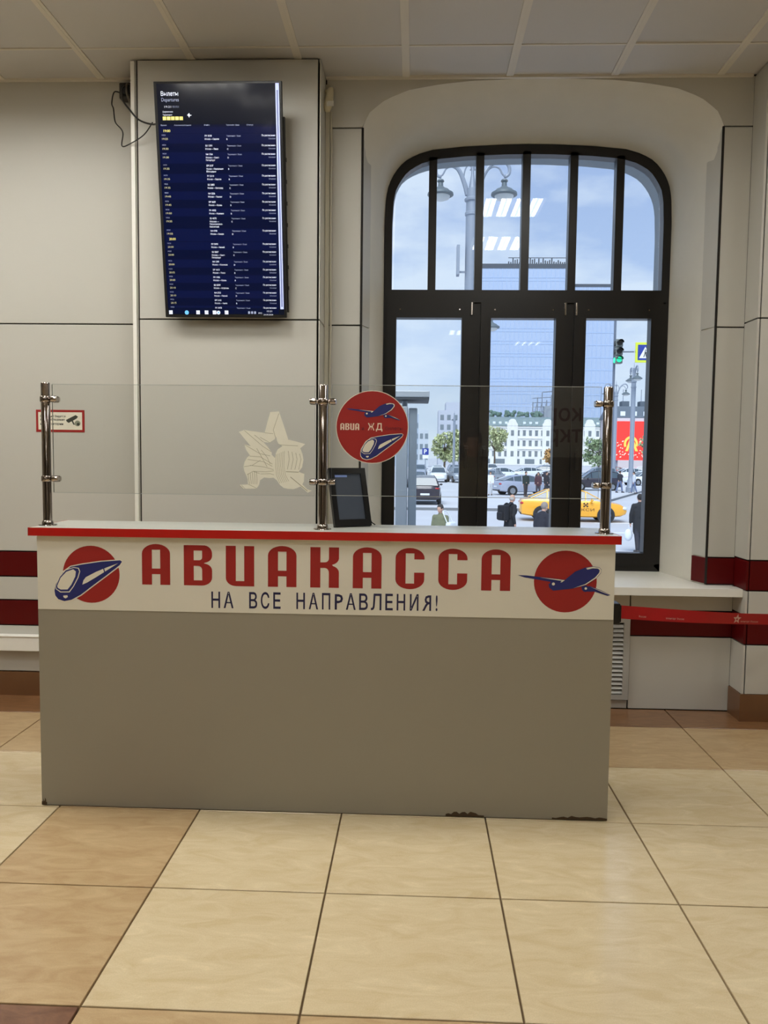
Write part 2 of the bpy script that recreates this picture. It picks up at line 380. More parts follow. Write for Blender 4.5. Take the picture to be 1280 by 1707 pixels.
# grey returns lining the jambs
for s in (-1, 1):
    for z0, z1, m in ((.755, .762, M_panel), (.762, .922, M_redpanel), (.922, Z1, M_panel), (Z1, Z2-.002, M_panel)):
        if z1-z0 < .05: continue
        top = z1 > 3; zt0, zt1 = z1-PG, (z1-PG if not top else z1-.085)
        f = lambda a: XC+s*a
        y0, y1 = YW+.006, 4.89
        vs = [(f(1.024), y0, z0+PG), (f(.985), y1, z0+PG), (f(.997), y1, z0+PG), (f(1.036), y0, z0+PG), (f(1.024), y0, zt0), (f(.985), y1, zt1), (f(.997), y1, zt1), (f(1.036), y0, zt0)]
        MB().add(vs, [(0,3,2,1),(4,5,6,7),(0,1,5,4),(1,2,6,5),(2,3,7,6),(3,0,4,7)]).build('jamb_panel', m, wall_back)
    MB().box(min(XC+s*1.021, XC+s*1.033), max(XC+s*1.021, XC+s*1.033), YW-.0025, YW+.0055, .762, Z2).build('joint', M_seam, wall_back)
# under the sill
for x0, x1 in ((XC-1.03, .45), (.45, 1.17)): column_of_panels(x0, x1, (0, .445, .60, .745), STR[:1])
column_of_panels(1.288, 1.888, (0, .445, .60, .745), STR[:1])
panel(1.17, 1.288, .56, .745); panel(1.17, 1.288, 0, .056)
# pier carrying the timetable ---------------------------------------------
PX0, PX1, PY = -1.59, -.548, 4.52
pier = struct(MB().box(PX0+.014, PX1-.014, PY+.014, YW+.01, 0, ZC).build('wall_pier', M_seam))
zp = (.147, .436, .592, .737, .892, 2.253, ZC-.002)
for a, b in zip(zp, zp[1:]):
    r = any(abs(a-q[0]) < .004 for q in ST); m = M_redpanel if r else M_panel; nm = 'stripe_panel' if r else 'panel'
    panel(PX0+.020, PX1-.013, a, b, m, nm, PY, pier)
    MB().box(PX1-.006, PX1, PY+.001, YW, a+PG, b-PG).build('side_panel', m, pier)
    MB().box(PX0, PX0+.013, PY+.012, YW, a+PG, b-PG).build('side_panel', m, pier)
MB().box(PX0, PX1, PY-.001, PY+.013, 0, .147).build('skirting', M_base, pier)
MB().box(PX0-.014, PX0+.007, PY-.004, PY+.02, .9, 3.655).build('corner_trim', M_white, pier)
# right pier ------------------------------------------------------------------
QX, QY = 1.885, 4.58
rp_ = struct(MB().box(QX+.02, XR, QY+.014, YW+.01, 0, ZC).build('wall_right_pier', M_seam))
zr = (.155, .445, .612, .756, .93, 2.285, ZC-.002)
for a, b in zip(zr, zr[1:]):
    r = a in (.445, .756); m = M_redpanel if r else M_panel; nm = 'stripe_panel' if r else 'panel'
    for x0, x1 in ((QX+.015, 3.1), (3.1, 4.4)): panel(x0, x1, a, b, m, nm, QY, rp_)
    MB().box(QX, QX+.013, QY+.004, YW, a+PG, b-PG).build('side_panel', m, rp_)
MB().box(QX-.010, XR, QY-.006, QY+.012, 0, .157).box(QX-.010, QX+.012, QY+.012, YW-.01, 0, .157).build('skirting', M_base, rp_)
struct(MB().box(XL, PX0-.03, YW-.014, YW+.01, 0, .145).build('baseboard_left', M_base))
duct = MB().box(XL, PX0-.03, YW-.05, YW-.0005, .286, .372).box(XL, PX0-.03, YW-.054, YW-.0005, .372, .381)
struct(duct.build('trim_1', M_white, bevel=.003))
# side and rear walls ---------------------------------------------------------------
M_hall = mat('hall_wall', srgb(120, 112, 100), .5, 0, .05, 1)
M_side = grid_mat('panelled_wall', srgb(190, 184, 170), srgb(40, 34, 28), 1.17, 1.4, 0, 0, .006, .45)
struct(MB().box(XL-.2, XL, YF, 6.0, -.2, ZC+.1).build('wall_left', M_hall))
struct(MB().box(XR, XR+.2, YF, 6.0, -.2, ZC+.1).build('wall_right', M_hall))
wf = struct(MB().box(XL-.2, XR+.2, YF-.2, YF, -.2, ZC+.1).build('wall_front', M_hall))
MB().box(1.0, 3.2, YF, YF+.003, 1.5, 2.6).build('added_sign_board', M_plaster, wf)  # pale board added so the lettering shows in the screen's reflection
sg = MB(); fnb = lambda u, v: (2.26-u, YF+.004, v)
put_text(sg, 'скоро', fnb, -.52, 2.07, .36, bold=.012, xs=.95); put_text(sg, 'открытие', fnb, -.52, 1.74, .36, bold=.012, xs=.95)
sg.build('lettering', mat('sign_red', srgb(120, 26, 24), .5), wf)
# outer face of the station around the window
ex = MB(); plate(5.66, XL-.2, XR+.2, -1.45, ZC+.2, [(p[0], -1.45 if p[1] <= .721 else p[1]) for p in RF], 0, ex); ex.box(XC-.918, XC+.918, 5.60, 5.66, -1.45, .735)
loft(ex, [RF, RF], [5.375, 5.66]); ex.box(XC-.918, XC+.918, 5.375, 5.66, .70, .735)
struct(ex.build('wall_outside', mat('pale_render', srgb(176, 184, 188), .8, 0, .06, 4)))
# window sill -----------------------------------------------------------------------------
sl = MB(); pts = [(-.30, 4.62), (1.884, 4.62), (1.884, 4.70), (1.872, YW-.002), (XC+1.02, YW), (XC+.985, 4.89), (XC+.965, 5.05), (XC+.918, 5.30), (XC-.918, 5.30), (XC-.965, 5.05), (XC-.985, 4.89), (XC-1.02, YW-.001), (-.5, YW-.002), (-.5, 4.62)]
sl.prism([pts], lambda x, y: (x, y, .712), lambda x, y: (x, y, .757))
struct(sl.build('trim_2', M_white, bevel=.004), 'white window sill under the arched window', 'window sill')

# ---------------------------------------------------------------- window
win = hub('window_1', (XC, 5.3, .757)); struct(win)
FY0, FY1 = 5.298, 5.375
P_IN = inset(P_FRM, .05, .062)
RI = ring(P_IN, .805)
RFw = ring(P_FRM, .757)
fb = MB(); loft(fb, [RFw, RI], [FY0, FY0]); loft(fb, [RI, RI], [FY0, FY1]); loft(fb, [RFw, RI], [FY1, FY1]); loft(fb, [RFw, RFw], [FY0, FY1])
fb.box(XC-.918, XC+.918, FY0, FY1, .757, .806)
fb.build('frame', M_frame, win)
MB().box(XC-.90, XC+.90, FY0-.003, FY1, 2.495, 2.578).box(XC-.90, XC+.90, FY0-.012, FY0, 2.497, 2.512).build('transom', M_frame, win)
def zarch(x):
    for (a0, z0), (a1, z1) in zip(RI, RI[1:]):
        if min(a0, a1) <= x-XC <= max(a0, a1) and z0 > 2.6 and abs(a1-a0) > 1e-6: return z0+(z1-z0)*(x-XC-a0)/(a1-a0)
    return 3.4
MU = (.0865, .388, .685, .987, 1.2815)
for x in MU:
    MB().box(x-.0255, x+.0255, FY0, FY1-.004, 2.575, zarch(x)+.02).build('muntin', M_frame, win)
edges = [XC-.868]+list(MU)+[XC+.868]
for a, b in zip(edges, edges[1:]):
    xs = [a+.02+(b-a-.04)*k/6 for k in range(7)]
    lp = [(a+.01, 2.57), (b-.01, 2.57)]+[(x, min(zarch(min(max(x, XC-.86), XC+.86)), 3.44)+.012) for x in xs[::-1]]
    MB().prism([lp], lambda x, z: (x, 5.340, z), lambda x, z: (x, 5.346, z)).build('pane', M_glass, win)
for x0, x1 in ((.36, .409), (.962, 1.01)): MB().box(x0, x1, FY0+.004, FY1, .80, 2.50).build('mullion', M_frame, win)
CAS = ((-.205, .362, -.139, .287), (.409, .962, .475, .893), (1.01, 1.576, 1.086, 1.500))
for x0, x1, p0, p1 in CAS:
    z0, z1, q0, q1 = .800, 2.497, .878, 2.397
    b = MB(); o = [(x0, z0), (x1, z0), (x1, z1), (x0, z1)]; h = [(p0, q0), (p1, q0), (p1, q1), (p0, q1)]
    b.prism([o, h], lambda x, z: (x, FY0-.016, z), lambda x, z: (x, FY1-.01, z))
    g = .012; h2 = [(p0-g, q0-g), (p1+g, q0-g), (p1+g, q1+g), (p0-g, q1+g)]
    c = b.build('casement', M_frame, win)
    MB().prism([h2, h], lambda x, z: (x, FY0-.019, z), lambda x, z: (x, FY0-.015, z)).build('glazing_bead', M_frame, c)
    MB().box(p0-.01, p1+.01, 5.338, 5.344, q0-.01, q1+.01).build('pane', M_glass, c)
    for xx in (x0+.09, x1-.09): MB().lathe([(0, -.003), (.005, -.003), (.006, 0)], (xx, FY0-.016, 2.45), 10, 0, 'y').build('screw_cap', M_chrome, c)
    MB().lathe([(0, -.04), (.007, -.04), (.007, .04), (0, .04)], (x1-.012 if x0 < .9 else x0+.012, FY0-.022, 2.455), 10).build('hinge', M_chrome, c)
    hx = x1-.035 if x0 < .3 else x0+.035
    MB().box(hx-.014, hx+.014, FY0-.024, FY0-.016, 1.50, 1.57).box(hx-.009, hx+.009, FY0-.046, FY0-.024, 1.53, 1.55).box(hx-.009, hx+.009, FY0-.052, FY0-.036, 1.42, 1.55).build('handle', M_frame, c, bevel=.003)

# ---------------------------------------------------------------- ceiling luminaires
lum = thing('ceiling_luminaire', 'square recessed ceiling light with four bright tubes', 'ceiling light', (0, 0, 0), 0, 'recessed ceiling lights with four tubes')
b = MB(); o_ = [(-.285, -.285), (.285, -.285), (.285, .285), (-.285, .285)]; i_ = [(-.265, -.265), (.265, -.265), (.265, .265), (-.265, .265)]
b.prism([o_, i_], lambda x, y: (x, y, -.004), lambda x, y: (x, y, .012)); b.build('frame', M_bar, lum, local=True)
b = MB().box(-.265, .265, -.265, .265, .012, .016); b.build('reflector', mat('white_reflector', srgb(235, 232, 225), .3, emit=.6, emc=(1, .98, .93)), lum, local=True)  # tube light falling on the reflector is put in as emission
ld = bpy.data.lights.new('tube_light', 'AREA'); ld.shape = 'RECTANGLE'; ld.size = .085; ld.size_y = .50; ld.energy = LAMP_W; ld.color = LAMP_COL; ld.spread = math.radians(165)
for k in range(4):
    x = -.195+.13*k
    MB().tube([(x, -.25, .004), (x, .25, .004)], .013, 8).build('tube', mat('lit_tube', (1, .97, .9), .3, emit=7.0), lum, local=True)
    lo = bpy.data.objects.new('tube_light', ld); COL.objects.link(lo); lo.parent = lum; lo.location = (x, 0, -.003)
first = True
for x, y in LAMPS:
    o = lum if first else copy_tree(lum); first = False
    o.location = (x, y, ZC)

# ================================================================ ticket counter
CF = 3.245         # front face
counter = thing('ticket_counter', 'grey ticket counter with white lettered banner, red edged top and clear screens', 'counter', (-.378, 3.42, 0))
BX0, BX1 = -1.567, .812
MB().box(BX0, BX1, CF, CF+.018, .004, .845).build('front_panel', M_lam, counter)
MB().box(BX0, BX0+.018, CF+.018, 3.58, .004, 1.154).build('side_panel', M_lam, counter)
MB().box(BX1-.018, BX1, CF+.018, 3.58, .004, 1.154).build('side_panel', M_lam, counter)
MB().box(BX0+.018, BX1-.018, 3.56, 3.578, .60, 1.154).build('apron_panel', M_lam, counter)
ban = MB().box(BX0+.001, BX1-.001, CF-.002, CF+.018, .845, 1.154).build('banner', M_banner, counter)
MB().box(-1.593, .828, 3.225, 3.60, 1.155, 1.188).build('worktop', M_top, counter)
bb = MB(); bb.box(-1.594, .829, 3.2235, 3.2255, 1.1545, 1.1885).box(-1.5945, -1.5925, 3.2235, 3.60, 1.1545, 1.1885).box(.8275, .8295, 3.2235, 3.60, 1.1545, 1.1885)
bb.build('edge_band', M_red, counter)
# chipped lower edge
for x0, x1, hh in ((.145, .305, .022), (.585, .811, .018), (-1.567, -1.545, .03)):
    n = 14; lp = [(x0, .0045)]+[(x1, .0045)]+[(x1-(x1-x0)*k/n, .006+hh*R_.uniform(.35, 1)*math.sin(PI*min(max(k/n, .08), .92))**.5) for k in range(n+1)]
    MB().prism([lp], lambda x, z: (x, CF-.0012, z), lambda x, z: (x, CF+.002, z)).build('chipped_edge', mat('bare_chipboard', srgb(74, 56, 34), .9, 0, .4, 60), counter)
# big letters: outlines in a 182 x 262 box
def arc(cx, cy, rx, ry, a0, a1, n=8): return [(cx+rx*math.cos(math.radians(a0+(a1-a0)*k/n)), cy+ry*math.sin(math.radians(a0+(a1-a0)*k/n))) for k in range(n+1)]
top_ = arc(91, 200, 91, 62, 180, 0, 14); bot_ = arc(91, 62, 91, 62, 0, -180, 14)
LET = {
 'А': [[(0, 0)]+top_+[(182, 0), (118, 0), (118, 68), (64, 68), (64, 0)], [(64, 104), (118, 104), (118, 226), (64, 226)]],
 'В': [[(0, 0), (0, 258), (115, 258)]+arc(130, 206, 52, 52, 85, 0, 6)+[(182, 180)]+arc(125, 190, 57, 44, 0, -80, 5)+[(128, 144)]+arc(125, 98, 57, 44, 80, 0, 5)+[(182, 60)]+arc(116, 52, 66, 52, 0, -90, 7),
       [(64, 162), (64, 224), (118, 224), (118, 182)]+arc(98, 180, 20, 18, 0, -90, 4), [(64, 33), (64, 126)]+arc(92, 100, 26, 26, 90, 0, 4)+[(118, 33)]],
 'И': [[(0, 258)]+arc(66, 52, 66, 52, 180, 270, 7)+[(182, 0), (182, 258), (118, 258), (118, 33), (64, 33), (64, 258)]],
 'К': [[(0, 0), (0, 258), (64, 258), (64, 162), (92, 162)]+arc(92, 186, 26, 24, -90, 0, 4)+[(118, 258), (182, 258), (182, 186)]+arc(125, 190, 57, 44, -5, -75, 5)+[(140, 144)]+arc(125, 98, 57, 44, 70, 0, 5)+[(182, 0), (118, 0), (118, 98)]+arc(92, 98, 26, 28, 0, 90, 4)+[(64, 126), (64, 0)]],
 'С': [top_+[(182, 190), (118, 190), (118, 228), (64, 228), (64, 36), (118, 36), (118, 106), (182, 106)]+bot_],
}
def put_letter(mb, ch, fn, u, v, su, sv, mi=0): mb.flat([[(p[0], p[1]) for p in l] for l in LET[ch]], lambda a, z: fn(u+a*su, v+z*sv), mi)
K = .000647
bf = lambda d: (lambda u, v: (u, CF-.002-d, v))
for k, ch in enumerate('АВИАКАССА'):
    m = MB(); put_letter(m, ch, bf(.0006), -1.125+k*.1748, .9565, K, K); m.build('letter', M_vinyl, ban)
sl_px = [('Н', 353.2, 367.9), ('А', 373.8, 390.4), ('В', 416.6, 430.1), ('С', 436.2, 450.4), ('Е', 456.9, 469.2), ('Н', 495.5, 509.7), ('А', 516.2, 531.6), ('П', 538.1, 551.9), ('Р', 559.3, 573.0), ('А', 577.9, 594.1), ('В', 599.8, 614.2), ('Л', 619.4, 636.7), ('Е', 643.1, 655.5), ('Н', 661.9, 675.9), ('И', 683.6, 697.8), ('Я', 704.2, 718.7), ('!', 726.1, 729.2)]
for ch, x0, x1 in sl_px:
    q = lambda x: -.839+(x-352)*(.941/379)
    m = MB(); put_text(m, {'Р': 'P', 'Я': 'R'}.get(ch, ch), (lambda u, v, a=x0, b=x1: bf(.0006)(q(a)+q(b)-u, v)) if ch == 'Я' else bf(.0006), q(x0), .8645+.005*(x0-352)/379, .0915, width=q(x1)-q(x0), bold=.011); m.build('slogan_letter', M_ink, ban)
# emblem drawings in units of the disc radius
TR = lambda pts: [((x-279)/118, -(y-240)/118) for x, y in pts]
TRAIN = dict(
 halo=TR([(122,312),(127,283),(157,232),(193,206),(240,196),(320,183),(400,176),(412,184),(402,203),(342,249),(282,294),(237,329),(196,351),(165,357),(137,349),(124,332)]),
 body=TR([(125,310),(130,285),(160,235),(195,210),(240,200),(320,187),(400,180),(408,185),(398,200),(340,245),(280,290),(235,325),(195,347),(165,353),(140,345),(128,330)]),
 rim=TR([(129,292),(147,252),(173,222),(207,211),(228,214),(234,228),(226,255),(206,292),(188,316),(150,317),(131,304)]),
 rim2=TR([(131,292),(149,253),(174,225),(207,214),(225,217),(230,229),(222,254),(203,290),(186,312),(151,313),(134,302)]),
 glass=TR([(137,290),(152,256),(176,231),(205,220),(216,229),(213,250),(196,284),(180,304),(152,305),(139,298)]),
 side=TR([(242,283),(247,265),(257,252),(300,229),(345,210),(392,192),(350,219),(300,251),(262,274)]),
 lamp=TR([(161,330),(179,328),(181,335),(172,341),(164,338)]),
 seam=TR([(322,187),(326,186.5),(342,243),(338,246)]))
PL = lambda pts: [((x-982)/124, -(y-267)/124) for x, y in pts]
PLANE = dict(
 wl=PL([(793,244),(830,245),(870,249),(945,256),(982,260),(968,272),(930,270),(860,259),(820,253)]),
 wr=PL([(1046,284),(1082,284),(1125,300),(1161,318),(1150,321),(1098,305),(1064,306),(1048,297)]),
 body=PL([(919,292),(916,277),(950,270),(975,265),(990,252),(1020,226),(1060,209),(1090,204),(1114,208),(1123,216),(1121,230),(1104,252),(1064,279),(1012,294),(960,301),(935,304)]),
 nose=PL([(1060,211),(1090,205.5),(1114,209.5),(1122,217),(1120,229),(1103,251),(1063,278),(1012,293),(1060,276),(1098,249),(1114,229),(1116,219),(1110,213.5),(1090,210)]),
 nose2=PL([(1062,213),(1090,206),(1112,210),(1100,212.5),(1088,212),(1068,217)]),
 wlh=PL([(880,251.5),(945,257.5),(980,261),(968,270),(962,270),(968,264),(945,261)]),
 wrh=PL([(1080,285.5),(1125,302),(1158,318),(1122,304)]),
 e1=PL([(935+14*math.cos(t*PI/8), 278+14*math.sin(t*PI/8)) for t in range(16)]), e2=PL([(1062+14*math.cos(t*PI/8), 294+13*math.sin(t*PI/8)) for t in range(16)]),
 e1i=PL([(935+6*math.cos(t*PI/6), 277+6*math.sin(t*PI/6)) for t in range(12)]), e2i=PL([(1063+5*math.cos(t*PI/6), 293+5*math.sin(t*PI/6)) for t in range(12)]))
LOGO_M = [M_vinyl, M_navy, M_vwhite]
def draw(mb, D, order, fn, u, v, s, d0=.0004):
    for k, (nm, mi) in enumerate(order): mb.flat([D[nm]], lambda a, z: fn(u+a*s, v+z*s, d0+.00025*k), mi)
T_ORD = (('halo', 2), ('body', 1), ('rim', 2), ('rim2', 1), ('glass', 2), ('side', 2), ('lamp', 2), ('seam', 1))
P_ORD = (('wl', 1), ('wr', 1), ('e1', 1), ('e2', 1), ('body', 1), ('nose', 2), ('nose2', 2), ('wlh', 2), ('wrh', 2), ('e1i', 2), ('e2i', 2))
circ = [(math.cos(2*PI*t/48), math.sin(2*PI*t/48)) for t in range(48)]
b3 = lambda u, v, d=0: (u, CF-.002-d, v)
m = MB(); m.flat([circ], lambda a, z: b3(-1.339+a*.1195, .995+z*.1195, .0004), 0); draw(m, TRAIN, T_ORD, b3, -1.339, .995, .1195, .0008); m.build('train_emblem', LOGO_M, ban)
m = MB(); m.flat([circ], lambda a, z: b3(.613+a*.1265, .999+z*.1265, .0004), 0); draw(m, PLANE, P_ORD, b3, .613, .999, .1265, .0008); m.build('aeroplane_emblem', LOGO_M, ban)
# posts and screens
PYY = 3.345
def clamp(x, z, sides, par):
    b = MB(); b.lathe([(.0215, -.012), (.0235, -.009), (.0235, .009), (.0215, .012)], (x, PYY, z), 20)
    for s in sides:
        b.lathe([(.008, s*.018), (.008, s*.030)], (x, PYY, z), 14, 0, 'x')
        b.lathe([(0, s*.026), (.010, s*.027), (.0135, s*.031), (.0135, s*.050), (.011, s*.054), (0, s*.055)], (x, PYY-.010, z), 16, 0, 'x')
        b.lathe([(0, s*.026), (.010, s*.027), (.0135, s*.031), (.0135, s*.050), (.011, s*.054), (0, s*.055)], (x, PYY+.010, z), 16, 0, 'x')
    b.lathe([(0, -.030), (.006, -.029), (.007, -.022)], (x, PYY, z), 10, 0, 'y')
    b.build('clamp', M_chrome, par, smooth=40)
posts = ((-1.566, (1,)), (-.389, (-1, 1)), (.787, (-1,)))
for x, sides in posts:
    p = MB().lathe([(.019, 1.1885), (.019, 1.787), (.0165, 1.7915), (0, 1.792)], (x, PYY, 0), 24).build('post', M_chrome, counter, smooth=40)
    MB().lathe([(.038, 1.1882), (.037, 1.1915), (.024, 1.1935), (.0235, 1.20), (.021, 1.208), (.0195, 1.209)], (x, PYY, 0), 28).build('base_flange', M_chrome, p, smooth=40)
    for z in (1.722, 1.387): clamp(x, z, sides, p)
def sheet(x0, x1, z0, z1):
    b = MB(); y0, y1 = PYY-.004, PYY+.004
    b.add([(x0,y0,z0),(x1,y0,z0),(x1,y1,z0),(x0,y1,z0),(x0,y0,z1),(x1,y0,z1),(x1,y1,z1),(x0,y1,z1)], [(0,1,5,4),(2,3,7,6)], 0)
    o = len(b.v)-8; b.f += [(0,3,2,1),(4,5,6,7),(1,2,6,5),(3,0,4,7)]; b.m += [1]*4
    o = b.build('screen_panel', [M_screen, M_edge], counter)
    for q0, q1 in ((z0, z0+.0024), (z1-.0022, z1)): MB().box(x0, x1, y0-.0006, y0+.0002, q0, q1).build('edge_glint', M_edge, o)  # pale strips paint in the light caught along the sheet's edges
    return o
s1 = sheet(-1.537, -.424, 1.327, 1.786); s2 = sheet(-.352, .758, 1.330, 1.792)
# star, leaves and ribbon in cream film on the left screen: outline in 8x crop units
SX, SZ = (-.382+.787)/1280, (1.295-1.717)/1360
sf = lambda d: (lambda x, y: (-.787+x*SX, PYY-.0042-d, 1.717+y*SZ))
STAR = [(140,400),(215,375),(485,410),(520,270),(560,130),(675,120),(740,310),(800,497),(900,520),(1025,555),(960,612),(990,690),(1003,770),(985,870),(940,930),(1015,958),(1010,1060),(990,1098),(1055,1165),(1115,1183),(1062,1212),(1010,1165),(965,1128),(920,1150),(870,1165),(800,1162),(740,1150),(690,1110),(650,1050),(605,1015),(545,1020),(480,1012),(425,1050),(412,1110),(380,1162),(290,1168),(200,1168),(150,1115),(262,1108),(258,1040),(245,1000),(210,920),(203,870),(215,810),(250,745),(287,715),(240,645),(213,565),(300,592)]
HOLE = [(470,535),(550,541),(620,495),(636,458),(652,520),(668,553),(722,585),(660,630),(635,680),(624,748),(582,705),(580,672),(520,590)]
dec = MB(); dec.flat([STAR, HOLE], sf(.0003)); dec = dec.build('star_decal', M_cream, s1)
ln = MB()
def stroke(pts, w=5):
    for (ax, ay), (bx, by) in zip(pts, pts[1:]):
        dx, dy = bx-ax, by-ay; l = math.hypot(dx, dy) or 1; nx, ny = -dy/l*w/2, dx/l*w/2
        ln.flat([[(ax+nx, ay+ny), (bx+nx, by+ny), (bx-nx, by-ny), (ax-nx, ay-ny)]], sf(.0006))
stroke([(675,150),(600,370),(630,470)]); stroke([(485,410),(600,420)]); stroke([(350,440),(470,535)]); stroke([(425,470),(560,545)]); stroke([(690,570),(930,580)]); stroke([(215,380),(460,590),(575,665)])
for k in range(6): stroke([(640+k*22, 700-k*10), (632+k*22, 850), (645+k*24, 980), (690+k*24, 1090-k*6)], 4)
for k in range(4): stroke([(800+k*50, 650+12*k), (815+k*52, 760), (790+k*50, 900)], 5)
stroke([(770,930),(940,935)], 9); stroke([(830,1000),(1060,1190)], 9)
for k in range(5): stroke([(265+k*28, 960-k*8), (272+k*28, 1040), (285+k*24, 1105)], 5)
for a in (((215,570),(420,690),(560,720)), ((285,725),(430,735),(590,830)), ((260,770),(470,800),(590,860)), ((290,850),(480,870),(605,905)), ((330,930),(500,935),(610,920)), ((430,965),(560,960),(610,975)), ((440,640),(520,740),(560,830)), ((380,620),(460,760),(520,870)), ((210,870),(320,850),(430,780)), ((250,980),(330,930),(420,960)), ((150,1120),(200,1168)), ((175,1120),(225,1168)), ((265,1105),(380,1160))): stroke(list(a), 5)
ln.build('decal_lines', M_creaml, s1)

# round sign on the right screen
ds = thing('round_sign', 'round red sign with a blue aeroplane and train, stuck to the clear screen', 'sign', (-.183, PYY-.005, 1.468))
dfn = lambda u, v, d=0: (u, PYY-.0045-d, v)
MB().prism([[(-.183+.1515*a, 1.618+.1515*z) for a, z in circ]], lambda a, z: (a, PYY-.0041, z), lambda a, z: (a, PYY-.0055, z)).build('white_border', M_vwhite, ds)
dfn = lambda u, v, d=0: (u, PYY-.0056-d, v)
m = MB(); m.flat([circ], lambda a, z: dfn(-.183+a*.1485, 1.618+z*.1485, .0002)); m.build('red_disc', M_vinyl, ds)
m = MB(); draw(m, PLANE, P_ORD, dfn, -.183+.044*.15, 1.618+.414*.15, .15*.51, .0006); m.build('aeroplane_emblem', LOGO_M, ds)
m = MB(); draw(m, TRAIN, T_ORD, dfn, -.183+.322*.15, 1.618-.43*.15, .15*.488, .0006); m.build('train_emblem', LOGO_M, ds)
lf = lambda u, v: dfn(u, v, .0008)
M_pw = mat('pink_white_vinyl', srgb(236, 212, 190), .5); M_dim = mat('dim_ink', srgb(112, 28, 40), .5)
for k, ch in enumerate('АВИА'):
    m = MB(); put_letter(m, ch, lf, -.183+.15*(-.885+k*.138), 1.618-.15*.085, .15*.113/182, .15*.185/262); m.build('letter', M_pw, ds)
m = MB(); put_text(m, 'Ж', lf, -.183-.15*.12, 1.618-.15*.085, .0395, width=.0275, bold=.02); m.build('letter', M_pw, ds)
m = MB(); put_text(m, 'Д', lf, -.183+.15*.105, 1.618-.15*.075, .0375, width=.027, bold=.02); m.build('letter', M_pw, ds)
m = MB(); put_text(m, 'и', lf, -.183-.15*.29, 1.618-.15*.08, .02, bold=.01); m.build('dark_letter', M_dim, ds)
m = MB(); put_text(m, 'билеты', lf, -.183+.15*.36, 1.618-.15*.08, .022, width=.15*.49); m.build('dark_word', M_dim, ds)

# tablet-like display on the worktop
th = math.radians(30); tl = math.radians(17)
tb0 = Vector((-.350, 3.425, 1.1885)); U = Vector((math.cos(th), math.sin(th), 0)); B = Vector((-math.sin(th), math.cos(th), 0)); V = B*math.sin(tl)+Vector((0, 0, math.cos(tl))); Nn = U.cross(V)
tf = lambda u, v, w=0: tb0+U*u+V*v+Nn*w
tab = thing('desk_display', 'small black framed display leaning back on the counter top', 'display', (-.283, 3.48, 1.1885))
TW, TH = .177, .262
o_ = [(0, 0), (TW, 0), (TW, TH), (0, TH)]; i_ = [(.024, .030), (TW-.024, .030), (TW-.024, TH-.026), (.024, TH-.026)]
m = MB(); m.prism([o_, i_], lambda u, v: tf(u, v, 0), lambda u, v: tf(u, v, .018)); m.fbox(lambda u, v, w: tf(u, v, w), .003, TW-.003, .003, TH-.003, 0, .008); m.build('frame', M_black, tab, bevel=.002)
m = MB(); m.fbox(tf, .022, TW-.022, .028, TH-.024, .008, .010); m.build('screen', mat('dim_screen', srgb(84, 90, 100), .2, emit=.05, emc=srgb(120, 130, 150)), tab)
m = MB(); m.fbox(tf, .030, .088, TH-.040, TH-.031, .010, .0106); m.build('screen_text', mat('screen_blue', srgb(130, 150, 205), .4, emit=.3), tab)
m = MB(); m.fbox(tf, TW/2-.03, TW/2+.03, .02, .17, -.012, 0); m.tube([tf(TW/2, .17, -.01), tb0+U*TW/2+B*.12+Vector((0, 0, .006))], .006, 8); m.build('stand', M_black, tab)
p0 = tf(TW-.01, .06, -.004)
m = MB(); m.tube([p0, p0+Vector((.014, .01, -.02)), p0+Vector((.024, .02, -.042)), Vector((p0.x+.038, p0.y+.03, 1.1925)), Vector((p0.x+.03, 3.595, 1.1925))], .0028, 6); m.build('cable', M_cable, tab)

# ---------------------------------------------------------------- retractable belt
bt = thing('belt_barrier', 'red retractable barrier belt running from a black head on the counter side', 'barrier belt', (.83, 3.42, .80))
MB().box(.8125, .872, 3.375, 3.45, .798, .888).box(.872, .880, 3.385, 3.44, .806, .880).build('belt_head', M_black, bt, bevel=.004)
ba, bz = Vector((.880, 3.41, 0)), Vector((2.30, 4.573, 0)); nb_ = 26
def belt_pt(t, h, d=0):
    sag = -.245*t-.012*math.sin(PI*t)
    tw = .006*math.sin(9*t)
    n = Vector((bz.y-ba.y, -(bz.x-ba.x), 0)).normalized()
    return ba.lerp(bz, t)+Vector((0, 0, .875+sag-h))+n*(tw*(h-.02)/.03+d)
m = MB(); n = nb_
vs = [belt_pt(k/n, h, d) for d in (0, -.0012) for k in range(n+1) for h in (0, .057)]
fs = []
for k in range(n):
    a = 2*k; c = 2*(n+1)+2*k; fs += [(a, a+2, a+3, a+1), (c, c+1, c+3, c+2), (a, c, c+2, a+2), (a+1, a+3, c+3, c+1)]
m.add(vs, fs); m.build('belt', mat('red_webbing', srgb(176, 14, 20), .45, 0, .08, 40), bt, smooth=60)
MB().box(2.28, 2.34, 4.565, 4.579, .55, .65).build('wall_clip', M_black, bt)
bl = (bz-ba).length
def belt_print(u, v, d=.0012): return belt_pt(u/bl, .062-v, d)
m = MB()
def star5(cu, cv, r):
    pts = []
    for k in range(10):
        a = PI/2+k*PI/5; q = r if k % 2 == 0 else r*.45; pts.append((cu+q*1.5*math.cos(a), cv+q*math.sin(a)))
    return pts
M_bp = mat('belt_print_white', srgb(226, 190, 178), .6)
def tiny(s, u, w, h=.012, v=.016):
    m = MB(); put_text(m, s, belt_print, u, v, h, width=w); m.build('printed_word', M_bp, bt)
su = .95
m.flat([star5(su, .032, .026), star5(su, .030, .009)[::-1]], belt_print); m.build('printed_star', M_bp, bt)
tiny('военторг', su+.04, .085); tiny('Россия', su+.135, .07); tiny('военторг', .33, .08); tiny('Россия', .42, .055); tiny('Россия', .13, .05)

